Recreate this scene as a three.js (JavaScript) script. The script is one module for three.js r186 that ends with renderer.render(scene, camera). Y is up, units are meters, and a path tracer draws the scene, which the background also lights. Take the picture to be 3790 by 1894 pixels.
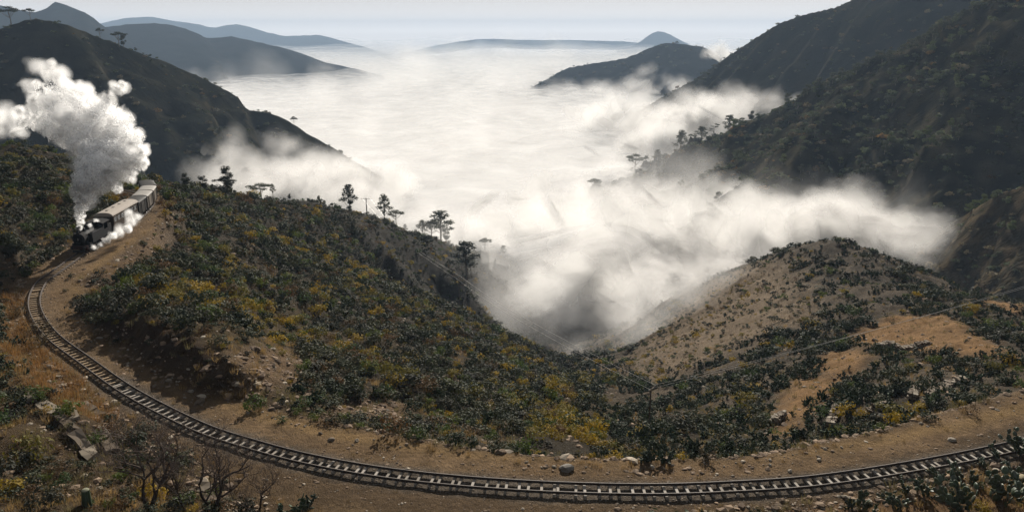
import * as THREE from 'three';
import { mergeGeometries } from 'three/addons/utils/BufferGeometryUtils.js';

// ------------------------------------------------------------------ camera, sky, sun, exposure
const scene = new THREE.Scene();
const EYE = 24.5, PITCH = Math.atan((947 - 120) / 2810);
const camera = new THREE.PerspectiveCamera(2 * Math.atan(947 / 2810) * 180 / Math.PI, 3790 / 1894, 0.5, 40000);
camera.position.set(0, EYE, 0);
camera.rotation.set(-PITCH, 0, 0);
const renderer = new THREE.WebGLRenderer({ antialias: true });
renderer.setSize(1024, 511);
renderer.toneMapping = THREE.LinearToneMapping;
renderer.toneMappingExposure = 1.62;
renderer.shadowMap.enabled = true;

const SUN = new THREE.Vector3(Math.sin(0.18) * Math.cos(0.475), Math.sin(0.475), -Math.cos(0.18) * Math.cos(0.475));
{ // hazy morning sky: pale at the horizon, grey blue above
  const W = 1024, H = 1024, data = new Float32Array(W * H * 4);
  for (let r = 0; r < H; r++) {
    const el = ((r + 0.5) / H - 0.5) * Math.PI, y = Math.sin(el);
    for (let c = 0; c < W; c++) {
      const az = ((c + 0.5) / W - 0.5) * 2 * Math.PI, x = Math.cos(az) * Math.cos(el), z = Math.sin(az) * Math.cos(el);
      const cs = x * SUN.x + y * SUN.y + z * SUN.z;
      const low = Math.exp(-Math.max(y, 0) / 0.034), glow = 0.22 * Math.pow(Math.max(0, 0.5 + 0.5 * cs), 6);
      const k = [0.122, 0.127, 0.137], w = [0.86, 0.78, 0.71], g = [1.0, 0.97, 0.93];
      for (let i = 0; i < 3; i++) data[(r * W + c) * 4 + i] = k[i] * (1 - 0.35 * Math.max(y, 0)) + w[i] * low + g[i] * glow;
      data[(r * W + c) * 4 + 3] = 1;
    }
  }
  const t = new THREE.DataTexture(data, W, H, THREE.RGBAFormat, THREE.FloatType);
  t.mapping = THREE.EquirectangularReflectionMapping; t.magFilter = THREE.LinearFilter; t.needsUpdate = true;
  scene.background = t; scene.environment = t;
}
const sun = new THREE.DirectionalLight(new THREE.Color(1.0, 0.93, 0.83), 5.0);
sun.position.copy(SUN).multiplyScalar(500); sun.castShadow = true; sun.shadow.radius = 1;
sun.shadow.mapSize.set(4096, 4096);
Object.assign(sun.shadow.camera, { left: -250, right: 250, top: 250, bottom: -250, near: 1, far: 1500 });
scene.add(sun); scene.add(sun.target);
scene.fog = new THREE.FogExp2(new THREE.Color(0.56, 0.75, 1.0), 0.000125);

// ------------------------------------------------------------------ helpers
function mulberry(a) { return () => { a = (a + 0x6d2b79f5) | 0; let t = Math.imul(a ^ (a >>> 15), 1 | a); t = (t + Math.imul(t ^ (t >>> 7), 61 | t)) ^ t; return ((t ^ (t >>> 14)) >>> 0) / 4294967296; }; }
const clamp = (x, a = 0, b = 1) => Math.min(b, Math.max(a, x));
const lerp = (a, b, t) => a + (b - a) * t;
const sstep = (a, b, x) => { const t = clamp((x - a) / (b - a)); return t * t * (3 - 2 * t); };
const PERM = new Uint8Array(512); { const r = mulberry(7), p = [...Array(256).keys()]; for (let i = 255; i > 0; i--) { const j = Math.floor(r() * (i + 1)); [p[i], p[j]] = [p[j], p[i]]; } for (let i = 0; i < 512; i++) PERM[i] = p[i & 255]; }
const GX = new Float32Array(256), GY = new Float32Array(256), GZ = new Float32Array(256);
{ const r = mulberry(11); for (let i = 0; i < 256; i++) { const u = r() * 2 - 1, a = r() * 6.2832, s = Math.sqrt(1 - u * u); GX[i] = s * Math.cos(a); GY[i] = u; GZ[i] = s * Math.sin(a); } }
// the lie of a sheet of vapour: upright to flat, leaning up the valley, spun about its own normal
function lean(r, up, out, loose, spin) { const n = new THREE.Vector3(r() * 2 - 1, r() * 2 - 1, r() * 2 - 1).normalize().multiplyScalar(loose).add(new THREE.Vector3(0, up, out)).normalize(), q = new THREE.Quaternion().setFromUnitVectors(new THREE.Vector3(0, 1, 0), n).multiply(new THREE.Quaternion().setFromAxisAngle(new THREE.Vector3(0, 1, 0), spin * 0.25 - 0.8)); return new THREE.Euler().setFromQuaternion(q); }
const fade = (t) => t * t * t * (t * (t * 6 - 15) + 10);
function noise3(x, y, z) {
  const X = Math.floor(x), Y = Math.floor(y), Z = Math.floor(z), fx = x - X, fy = y - Y, fz = z - Z, u = fade(fx), v = fade(fy), w = fade(fz);
  const h = (i, j, k) => { const g = PERM[PERM[PERM[(X + i) & 255] + ((Y + j) & 255)] + ((Z + k) & 255)]; return GX[g] * (fx - i) + GY[g] * (fy - j) + GZ[g] * (fz - k); };
  return 1.5 * lerp(lerp(lerp(h(0, 0, 0), h(1, 0, 0), u), lerp(h(0, 1, 0), h(1, 1, 0), u), v), lerp(lerp(h(0, 0, 1), h(1, 0, 1), u), lerp(h(0, 1, 1), h(1, 1, 1), u), v), w);
}
function noise2(x, y, per = 256) {
  const X = Math.floor(x), Y = Math.floor(y), fx = x - X, fy = y - Y, u = fade(fx), v = fade(fy), m = (n) => ((n % per) + per) % per;
  const h = (i, j) => { const g = PERM[PERM[m(X + i) & 255] + (m(Y + j) & 255)]; return GX[g] * (fx - i) + GZ[g] * (fy - j); };
  return 1.7 * lerp(lerp(h(0, 0), h(1, 0), u), lerp(h(0, 1), h(1, 1), u), v);
}
function fbm2(x, y, oct = 4, per = 256) { let s = 0, a = 0.5, p = per; for (let i = 0; i < oct; i++) { s += a * noise2(x, y, p); x = x * 2; y = y * 2; p = Math.min(256, p * 2); a *= 0.5; } return s; }
function fbm3(x, y, z, oct = 4) { let s = 0, a = 0.5; for (let i = 0; i < oct; i++) { s += a * noise3(x, y, z); x = x * 2.03 + 1.7; y = y * 2.03 + 9.2; z = z * 2.03 + 3.1; a *= 0.5; } return s; }
const ridged = (x, y, oct = 4) => { let s = 0, a = 0.5; for (let i = 0; i < oct; i++) { s += a * (1 - Math.abs(noise2(x, y)) * 1.6); x = x * 2 + 5.3; y = y * 2 + 1.9; a *= 0.5; } return s; };

const CP = Math.cos(PITCH), SP = Math.sin(PITCH);
// survey marks: a point of the place given by its bearing (in pixels of the photograph) and its distance ahead
function at(px, py, D) { const x = (px - 1895) / 2810, y = (947 - py) / 2810, f = CP + y * SP; return new THREE.Vector3(x / f * D, EYE + (y * CP - SP) / f * D, -D); }
function onLevel(px, py, h = 0) { const x = (px - 1895) / 2810, y = (947 - py) / 2810, t = (h - EYE) / (y * CP - SP); return [x * t, -(CP + y * SP) * t]; }
// thin plate spline through survey marks
function tps(pts, reg = 0) {
  const n = pts.length, N = n + 3, A = Array.from({ length: N }, () => new Float64Array(N + 1)), S = 100;
  const U = (r2) => r2 < 1e-12 ? 0 : 0.5 * r2 * Math.log(r2);
  for (let i = 0; i < n; i++) {
    for (let j = 0; j < n; j++) A[i][j] = U(((pts[i][0] - pts[j][0]) ** 2 + (pts[i][1] - pts[j][1]) ** 2) / S / S);
    A[i][i] += reg; A[i][n] = A[n][i] = 1; A[i][n + 1] = A[n + 1][i] = pts[i][0] / S; A[i][n + 2] = A[n + 2][i] = pts[i][1] / S; A[i][N] = pts[i][2];
  }
  for (let c = 0; c < N; c++) {
    let p = c; for (let r = c + 1; r < N; r++) if (Math.abs(A[r][c]) > Math.abs(A[p][c])) p = r;
    [A[c], A[p]] = [A[p], A[c]];
    for (let r = c + 1; r < N; r++) { const f = A[r][c] / A[c][c]; if (f) for (let k = c; k <= N; k++) A[r][k] -= f * A[c][k]; }
  }
  const w = new Float64Array(N);
  for (let r = N - 1; r >= 0; r--) { let s = A[r][N]; for (let k = r + 1; k < N; k++) s -= A[r][k] * w[k]; w[r] = s / A[r][r]; }
  return (x, z) => { let s = w[n] + w[n + 1] * x / S + w[n + 2] * z / S; for (let i = 0; i < n; i++) { const dx = x - pts[i][0], dz = z - pts[i][1], r2 = (dx * dx + dz * dz) / S / S; if (r2 > 1e-12) s += w[i] * 0.5 * r2 * Math.log(r2); } return s; };
}
function inPoly(x, z, P) { let c = false; for (let i = 0, j = P.length - 1; i < P.length; j = i++) if ((P[i][1] > z) !== (P[j][1] > z) && x < (P[j][0] - P[i][0]) * (z - P[i][1]) / (P[j][1] - P[i][1]) + P[i][0]) c = !c; return c; }
function segDist(x, z, a, b) { const dx = b[0] - a[0], dz = b[1] - a[1], t = clamp(((x - a[0]) * dx + (z - a[1]) * dz) / (dx * dx + dz * dz)); return [Math.hypot(x - a[0] - dx * t, z - a[1] - dz * t), t]; }
function edgeDist(x, z, P) { let d = 1e9; for (let i = 0, j = P.length - 1; i < P.length; j = i++) d = Math.min(d, segDist(x, z, P[j], P[i])[0]); return d; }
const signedOut = (x, z, P) => (inPoly(x, z, P) ? -1 : 1) * edgeDist(x, z, P);

const used = {};
const numbered = (n) => { used[n] = (used[n] ?? -1) + 1; return used[n] ? n + '_' + String(used[n]).padStart(3, '0') : n; };
function tag(o, label, category, group, kind) { if (label) o.userData.label = label; if (category) o.userData.category = category; if (group) o.userData.group = group; if (kind) o.userData.kind = kind; return o; }
function put(name, geo, mat, parent = scene) { const m = new THREE.Mesh(geo, mat); m.name = parent === scene ? numbered(name) : name; m.castShadow = m.receiveShadow = true; parent.add(m); return m; }
function thing(name, label, category, pos = [0, 0, 0], turn = 0, group) { const g = new THREE.Group(); g.name = numbered(name); g.position.set(...pos); g.rotation.y = turn; tag(g, label, category, group); scene.add(g); return g; }
function std(r, g, b, rough = 0.95, extra = {}) { return new THREE.MeshPhysicalMaterial({ color: new THREE.Color().setRGB(r, g, b), roughness: rough, specularIntensity: rough > 0.6 ? 0.25 : 0.8, ...extra }); }

// ------------------------------------------------------------------ textures
function noiseTexture(N, fn) { const d = new Uint8Array(N * N * 4); for (let y = 0; y < N; y++) for (let x = 0; x < N; x++) { const v = fn(x / N, y / N), o = (y * N + x) * 4; for (let i = 0; i < 3; i++) d[o + i] = clamp(v[i] ?? v[0]) * 255; d[o + 3] = 255; } const t = new THREE.DataTexture(d, N, N); t.wrapS = t.wrapT = THREE.RepeatWrapping; t.magFilter = THREE.LinearFilter; t.needsUpdate = true; return t; }
const gritMap = noiseTexture(1024, (u, v) => { const a = fbm2(u * 8, v * 8, 3, 8), b = noise2(u * 128, v * 128, 128), c = noise2(u * 64 + 3, v * 64, 64); const s = 0.72 + 0.2 * a + 0.19 * b + 0.16 * c + (b > 0.6 ? 0.16 : 0) - (c < -0.5 ? 0.16 : 0); return [s, s * 0.99, s * 0.97]; });
const gritBump = noiseTexture(1024, (u, v) => [0.5 + 0.3 * fbm2(u * 16, v * 16, 4, 16) + 0.16 * noise2(u * 128, v * 128, 128)]);
const rockBump = noiseTexture(512, (u, v) => [clamp(0.2 + 0.6 * (1 - Math.abs(fbm2(u * 8, v * 12, 5, 8)) * 1.8))]);
let puffMap, softMap; const SCATTER = SUN.clone().multiplyScalar(0.12).add(new THREE.Vector3(0, 1, 0)).normalize(); // droplets scatter sunlight evenly, whichever way a puff lies
const wispMap = noiseTexture(512, (u, v) => { const q = fbm2(u * 4 + 0.7, v * 4, 3, 4) * 0.0, n = fbm2(u * 6 + q, v * 6, 5, 6); return [clamp(0.62 + 0.75 * n)]; });

// ------------------------------------------------------------------ railway line
const trackPx = [[4100, 1560], [3900, 1612], [3727, 1657], [3395, 1722], [3000, 1780], [2700, 1800], [2400, 1809], [1900, 1793], [1439, 1750], [1116, 1692], [900, 1634], [772, 1593], [618, 1523], [463, 1438], [311, 1331], [198, 1247], [146, 1183], [124, 1125], [131, 1078], [155, 1039], [189, 1014], [233, 983], [305, 932], [395, 877], [485, 822], [535, 780], [556, 752], [556, 738], [535, 727], [500, 718], [440, 704], [360, 688]];
const trackCurve = new THREE.CatmullRomCurve3(trackPx.map(([x, y]) => { const p = onLevel(x, y, 0.25); return new THREE.Vector3(p[0], 0, p[1]); }), false, 'centripetal');
const TRACKLEN = trackCurve.getLength(), TP = trackCurve.getSpacedPoints(400), TPOLY = TP.map((p) => [p.x, p.z]);
trackCurve.arcLengthDivisions = 2000; trackCurve.updateArcLengths();
function trackDist(x, z) { let d = 1e9; for (let i = 0; i < 400; i++) { const a = TPOLY[i]; if (Math.abs(a[0] - x) > d + 2 || Math.abs(a[1] - z) > d + 2) continue; d = Math.min(d, segDist(x, z, a, TPOLY[i + 1])[0]); } return d; }
const innerPx = [[4200, 1330], [3950, 1400], [3790, 1445], [3600, 1500], [3400, 1560], [3200, 1612], [3000, 1655], [2850, 1690], [2600, 1705], [2300, 1706], [2000, 1692], [1700, 1662], [1400, 1600], [1250, 1572], [1100, 1542], [950, 1505], [850, 1480], [760, 1472], [660, 1447], [583, 1410], [505, 1360], [408, 1285], [330, 1230], [275, 1150], [262, 1112], [330, 1082], [480, 1068], [440, 1052], [300, 1058], [275, 1045], [350, 1000], [430, 950], [500, 897], [560, 845], [592, 790], [612, 745], [600, 722], [560, 706]];
const outerPx = [[510, 722], [440, 760], [330, 840], [250, 925], [170, 975], [110, 1020], [78, 1080], [74, 1150], [110, 1240], [190, 1330], [310, 1430], [430, 1500], [580, 1600], [760, 1720], [900, 1830], [1000, 1900], [1300, 1960], [1900, 1985], [2300, 1950], [2600, 1890], [2850, 1862], [3150, 1815], [3400, 1770], [3700, 1700], [3900, 1650], [4200, 1580]];
const OUTER = outerPx.map(([x, y]) => onLevel(x, y)), INNER = innerPx.map(([x, y]) => onLevel(x, y));
const BENCH = [...innerPx, ...outerPx].map(([x, y]) => onLevel(x, y));

// ------------------------------------------------------------------ near terrain
const marks = [
  // hill left of the train
  [-60, 620, 120], [0, 640, 112], [0, 800, 88], [0, 900, 76], [0, 1000, 67], [100, 720, 104], [60, 560, 135], [200, 620, 122], [130, 830, 92], [180, 760, 102], [250, 690, 118], [130, 930, 84], [330, 690, 126], [400, 740, 112], [-200, 700, 105], [-200, 1000, 66], [-250, 600, 140], [200, 560, 145], [330, 640, 150],
  // left of the line, rocky bluff in the corner
  [0, 1080, 63], [0, 1180, 57], [0, 1300, 51], [100, 1330, 50.5], [0, 1420, 46.5], [200, 1480, 44.5], [350, 1560, 42], [100, 1560, 41.5], [0, 1700, 36.5], [300, 1720, 36.2], [500, 1750, 36.3], [600, 1850, 33.8], [300, 1890, 31.6], [0, 1890, 31.5], [800, 1894, 34.4], [-200, 1300, 49], [-200, 1700, 35],
  // below the frame
  [1000, 2050, 31], [1900, 2150, 29.5], [2600, 2050, 31],
  // cactus bank bottom right
  [2900, 1894, 35.6], [3300, 1850, 36.0], [3600, 1790, 37.4], [3790, 1700, 40], [3790, 1860, 35], [3500, 1894, 34], [4100, 1700, 38.5],
  // bank top and slope inside the bend (B)
  [300, 1098, 68.0], [370, 1085, 67.8], [450, 1098, 65.2], [583, 1136, 60.7], [700, 1195, 55.6], [820, 1270, 52], [900, 1350, 49.6], [1000, 1430, 48.2],
  [480, 1035, 76], [450, 990, 80], [500, 930, 88], [600, 840, 103], [650, 790, 112], [640, 745, 121], [620, 1060, 74], [700, 1000, 84], [700, 920, 98], [750, 830, 115],
  [900, 1200, 66], [900, 1080, 84], [900, 960, 108], [950, 880, 126], [1200, 1450, 54.5], [1200, 1300, 73], [1200, 1200, 88], [1250, 1080, 113], [1230, 990, 138], [1400, 1530, 50.5],
  [1500, 1400, 65], [1500, 1250, 92], [1500, 1130, 130], [1480, 1060, 156], [1700, 1560, 52], [1700, 1400, 76], [1700, 1260, 116], [1700, 1150, 170], [1900, 1560, 56], [1900, 1400, 88], [1900, 1310, 132], [1900, 1245, 180], [2060, 1340, 170],
  // the gully
  [2100, 1600, 58], [2200, 1500, 92], [2180, 1400, 140], [2150, 1330, 210], [2120, 1250, 300], [2100, 1170, 400],
  // steep shaded face under the terrace crest
  [820, 800, 143], [1000, 848, 161], [1250, 948, 187], [1450, 1030, 213], [1650, 1096, 242], [1850, 1185, 276],
  // terrace crest with the shaded face (C2)
  [800, 770, 145], [1000, 815, 165], [1250, 890, 192], [1450, 958, 218], [1660, 1022, 248], [1850, 1100, 285],
  // crest with the trees (C)
  [700, 715, 150], [900, 716, 185], [1100, 748, 230], [1260, 792, 262], [1400, 842, 292], [1560, 892, 325], [1700, 935, 362], [1850, 1000, 405], [1980, 1080, 450],
  // behind that crest, falling to the valley
  [700, 680, 200, -8], [900, 700, 240, -14], [1100, 740, 290, -22], [1400, 830, 350, -26], [1700, 925, 430, -30], [500, 680, 190, -6],
  // right hill
  [2400, 1600, 72], [2400, 1500, 96], [2400, 1400, 122], [2450, 1300, 150], [2450, 1210, 195], [2400, 1140, 262],
  [2600, 1600, 62], [2650, 1480, 84], [2700, 1360, 108], [2700, 1250, 135], [2700, 1150, 165], [2650, 1060, 205], [2720, 980, 232], [2560, 1040, 262],
  [2900, 1600, 56], [2950, 1480, 69], [3000, 1350, 87], [2950, 1220, 118], [2950, 1100, 150], [2950, 990, 178], [2900, 925, 205], [3050, 892, 196], [3180, 908, 186], [3320, 962, 172], [3430, 1030, 160], [3550, 1092, 148], [3700, 1118, 142], [3850, 1130, 140],
  [3200, 1500, 60], [3250, 1380, 74], [3250, 1280, 89], [3250, 1180, 110], [3200, 1060, 142], [3450, 1180, 106], [3450, 1290, 84], [3500, 1400, 66], [3400, 1480, 58.5], [3650, 1280, 81], [3650, 1380, 65.5], [3700, 1200, 102], [3790, 1310, 74], [4000, 1250, 84], [4000, 1400, 60],
  // behind the right hill
  [3050, 890, 300, -55], [2700, 900, 340, -60], [3300, 950, 275, -45], [2450, 1000, 400, -60], [3600, 1000, 260, -45],
  [3050, 890, 250, -20], [3300, 950, 225, -22], [2750, 975, 290, -26], [3600, 1090, 205, -24], [3850, 1130, 190, -22], [2500, 1030, 330, -30],
].map(([x, y, D, dh = 0]) => { const p = at(x, y, D); return [p.x, p.z, p.y + dh]; });
for (const [x, z, h] of [[-160, -330, -110], [0, -430, -150], [120, -470, -165], [-330, -330, -110], [-330, -100, 30], [330, -60, -5], [330, -430, -150], [200, -330, -110], [330, -200, -70], [-330, 0, 25], [330, 0, 5], [-330, -520, -160], [330, -520, -180], [0, -520, -190], [0, 0, 6], [-40, -5, 6], [50, -10, 5]]) marks.push([x, z, h]);
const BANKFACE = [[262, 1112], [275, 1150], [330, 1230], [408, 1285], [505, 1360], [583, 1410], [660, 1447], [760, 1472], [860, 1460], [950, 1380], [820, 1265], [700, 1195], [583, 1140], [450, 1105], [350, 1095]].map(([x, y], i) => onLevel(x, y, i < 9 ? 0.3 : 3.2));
const landTps = tps(marks, 0.0004);
function land(x, z) {
  const b = signedOut(x, z, BENCH), t = (b < 6 || z < -80) ? trackDist(x, z) : 9;
  const out = Math.min(b, t - 2.7);
  const rough = fbm2(x * 0.09 + 3, z * 0.09, 5);
  let h = landTps(x, z) + 1.7 * rough + 0.5 * fbm2(x * 0.5, z * 0.5, 3) - 0.25;
  h += 0.55 * (ridged(x * 0.16 + 9, z * 0.16, 3) - 0.55);
  if (x < -14 && z > -95 && b > 0) { const f = sstep(1.2, -0.8, signedOut(x, z, BANKFACE)); if (f > 0) h += f * (2.0 * (ridged(x * 0.38 + 3, z * 0.38, 3) - 0.62) + 0.7 * fbm2(x * 0.9, z * 0.9, 3)); }
  if (x < 30 && z < -50) h += 2.6 * (ridged((x + 0.5 * z) * 0.05 + 4, (z - 0.4 * x) * 0.022, 2) - 0.55) * sstep(5, 16, out) * sstep(30, 10, x);
  const flat = 0.10 * fbm2(x * 0.6, z * 0.6, 4);
  return lerp(flat, h, sstep(0, 2.6, out));
}
function axis(list) { const a = [list[0][0]]; for (let i = 1; i < list.length; i++) { const [end, step] = list[i], from = a[a.length - 1], n = Math.max(1, Math.round((end - from) / step)); for (let k = 1; k <= n; k++) a.push(from + (end - from) * k / n); } return a; }
function fieldGeometry(xs, zs, hf, keep) {
  const nx = xs.length, nz = zs.length, P = new Float32Array(nx * nz * 3), UV = new Float32Array(nx * nz * 2), I = [];
  for (let j = 0; j < nz; j++) for (let i = 0; i < nx; i++) { const k = j * nx + i; P[k * 3] = xs[i]; P[k * 3 + 1] = hf(xs[i], zs[j]); P[k * 3 + 2] = zs[j]; UV[k * 2] = xs[i]; UV[k * 2 + 1] = zs[j]; }
  for (let j = 0; j < nz - 1; j++) for (let i = 0; i < nx - 1; i++) { const a = j * nx + i, b = a + 1, c = a + nx, d = c + 1; if (keep && !keep(a, b, c, d)) continue; I.push(a, c, b, b, c, d); }
  const g = new THREE.BufferGeometry(); g.setAttribute('position', new THREE.BufferAttribute(P, 3)); g.setAttribute('uv', new THREE.BufferAttribute(UV, 2)); g.setIndex(I);
  g.computeVertexNormals(); return g;
}
const NX = axis([[-340, 0], [-130, 5], [-85, 1.2], [95, 0.6], [140, 1.2], [340, 5]]), NZ = axis([[-520, 0], [-330, 5], [-200, 2], [-120, 1.0], [-24, 0.5]]);
const landGeo = fieldGeometry(NX, NZ, land);
function landY(x, z) { // interpolated from the built sheet
  const find = (a, v) => { let lo = 0, hi = a.length - 2; while (lo < hi) { const m = (lo + hi + 1) >> 1; if (a[m] <= v) lo = m; else hi = m - 1; } return lo; };
  const i = find(NX, x), j = find(NZ, z), fx = clamp((x - NX[i]) / (NX[i + 1] - NX[i])), fz = clamp((z - NZ[j]) / (NZ[j + 1] - NZ[j])), p = landGeo.attributes.position.array, n = NX.length, y = (a, b) => p[((j + b) * n + i + a) * 3 + 1];
  return lerp(lerp(y(0, 0), y(1, 0), fx), lerp(y(0, 1), y(1, 1), fx), fz);
}
// where a bearing meets the built ground
function hit(px, py, from = 25) { let last = from; for (let D = from; D < 520; D += Math.max(0.4, D * 0.006)) { const p = at(px, py, D); if (p.x > -339 && p.x < 339 && p.y < landY(p.x, p.z)) { let a = last, b = D; for (let k = 0; k < 12; k++) { const m = (a + b) / 2, q = at(px, py, m); if (q.y < landY(q.x, q.z)) b = m; else a = m; } const q = at(px, py, b); q.y = landY(q.x, q.z); return q; } last = D; } return null; }
const groundPoly = (pxs) => pxs.map(([x, y]) => { const p = hit(x, y) ?? at(x, y, 150); return [p.x, p.z]; });

const FIELDS = [
  [[3130, 1255], [3230, 1205], [3330, 1170], [3480, 1165], [3600, 1215], [3680, 1270], [3790, 1315], [3790, 1340], [3650, 1325], [3480, 1300], [3300, 1290], [3180, 1285]],
  [[3060, 1300], [3190, 1290], [3230, 1300], [3200, 1350], [3150, 1390], [3110, 1420], [3060, 1400], [3010, 1360]],
  [[2960, 1400], [3090, 1400], [3100, 1440], [3040, 1480], [3010, 1530], [2960, 1560], [2930, 1600], [2880, 1620], [2870, 1540], [2900, 1480], [2930, 1440]],
  [[3620, 1105], [3790, 1130], [3790, 1165], [3680, 1140]],
].map(groundPoly);
const SLOPE = groundPoly([[2330, 1330], [2420, 1230], [2520, 1120], [2650, 1030], [2760, 985], [2880, 960], [2960, 1010], [3000, 1120], [3060, 1170], [2960, 1200], [2850, 1230], [2720, 1290], [2600, 1340], [2480, 1400], [2420, 1430], [2350, 1400]]);
const RUBBLE = [[[850, 1300], [1060, 1290], [1150, 1340], [1100, 1420], [960, 1500], [850, 1460]], [[1180, 1560], [1280, 1485], [1400, 1472], [1520, 1500], [1560, 1560], [1500, 1575], [1300, 1530]], [[250, 1060], [420, 960], [560, 850], [640, 790], [640, 870], [520, 980], [430, 1040]]].map(groundPoly);
const ORANGE = groundPoly([[0, 1045], [100, 1075], [75, 1150], [130, 1260], [330, 1440], [430, 1530], [330, 1560], [150, 1480], [60, 1400], [2, 1420]]);
const insideSoft = (x, z, P, w) => sstep(w, -w, signedOut(x, z, P) + w * 0.9 * fbm2(x * 0.35, z * 0.35, 3));
{ // soil colours
  const p = landGeo.attributes.position.array, nrm = landGeo.attributes.normal.array, n = p.length / 3, C = new Float32Array(n * 3);
  const mixc = (c, d, t) => { for (let i = 0; i < 3; i++) c[i] = lerp(c[i], d[i], t); };
  for (let i = 0; i < n; i++) {
    const x = p[i * 3], z = p[i * 3 + 2], c = [0.062, 0.050, 0.034], big = fbm2(x * 0.03, z * 0.03 + 8, 4), mid = fbm2(x * 0.25 + 4, z * 0.25, 4);
    mixc(c, [0.15, 0.115, 0.075], 0.8 * sstep(0.05, 0.4, mid)); mixc(c, [0.12, 0.085, 0.04], 0.7 * sstep(0.0, 0.4, big));
    const near = z > -340; if (x > 8 && z < -45) mixc(c, [0.15, 0.118, 0.085], 0.8 * sstep(8, 20, x) * sstep(-0.5, 0.2, big + mid));
    if (near) {
      for (const F of FIELDS) mixc(c, [0.33, 0.195, 0.088], insideSoft(x, z, F, 1.8));
      mixc(c, [0.30, 0.225, 0.15], 0.85 * insideSoft(x, z, SLOPE, 7));
      for (const R of RUBBLE) mixc(c, [0.22, 0.145, 0.085], 0.85 * insideSoft(x, z, R, 1.2));
      mixc(c, [0.20, 0.125, 0.06], insideSoft(x, z, ORANGE, 1.5));
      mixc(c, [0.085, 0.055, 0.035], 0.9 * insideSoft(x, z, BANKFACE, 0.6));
      const b = signedOut(x, z, BENCH), t = trackDist(x, z);
      mixc(c, [0.27, 0.18, 0.10], sstep(0.9, -0.6, Math.min(b, t - 2.8) + 0.8 * mid));
      if (b < 4) { mixc(c, [0.20, 0.13, 0.07], sstep(-0.1, 0.35, mid) * sstep(0.5, -1, b) * 0.8); mixc(c, [0.36, 0.235, 0.105], 0.7 * sstep(0.9, 0.2, Math.abs(t - 3.4 - 0.5 * mid)) * sstep(0.5, -1, b)); }
      mixc(c, [0.17, 0.14, 0.11], sstep(1.5, 0.9, t + 0.3 * mid) * (z > -52 ? 1 : 0.25));
      if (z > -44 && x < -8 && b > 0) mixc(c, [0.11, 0.075, 0.042], 0.8 * sstep(0.5, 2.5, b));
      if (b < 2 && z > -48 && x > -27) mixc(c, [0.135, 0.092, 0.054], 0.85 * sstep(0.8, 1.6, t) * sstep(-1, 1, OUTER.reduce((m, q, i) => i ? Math.min(m, segDist(x, z, OUTER[i - 1], q)[0]) : m, 1e9) < INNER.reduce((m, q, i) => i ? Math.min(m, segDist(x, z, INNER[i - 1], q)[0]) : m, 1e9) ? 1 : -1));
      mixc(c, [0.23, 0.135, 0.065], x > 10 && z > -46 && b > 0 && t > 2 ? sstep(0, 1, b) * 0.8 : 0);
    }
    mixc(c, [0.19, 0.14, 0.10], 0.5 * sstep(0.75, 0.5, nrm[i * 3 + 1]));
    if (z < -118 && x < 14) mixc(c, [0.038, 0.034, 0.026], 0.9); if (x < -46 && z < -60) mixc(c, [0.055, 0.045, 0.028], 0.6 * sstep(0.3, 2.5, near ? Math.min(signedOut(x, z, BENCH), trackDist(x, z) - 2.7) : 9));
    const s = 1 + 0.5 * fbm2(x * 0.9, z * 0.9 + 30, 4) + 0.35 * fbm2(x * 0.22 + 3, z * 0.22, 3);
    for (let k = 0; k < 3; k++) C[i * 3 + k] = c[k] * s;
  }
  landGeo.setAttribute('color', new THREE.BufferAttribute(C, 3));
  const uv = landGeo.attributes.uv.array; for (let i = 0; i < uv.length; i++) uv[i] /= 5.5;
}
const landMat = new THREE.MeshPhysicalMaterial({ vertexColors: true, map: gritMap, roughness: 0.95, specularIntensity: 0.12, bumpMap: gritBump, bumpScale: 0.6 });
tag(put('ground', landGeo, landMat), 'dry stony ground of the slopes and the track bench', 'ground', null, 'structure');

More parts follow.
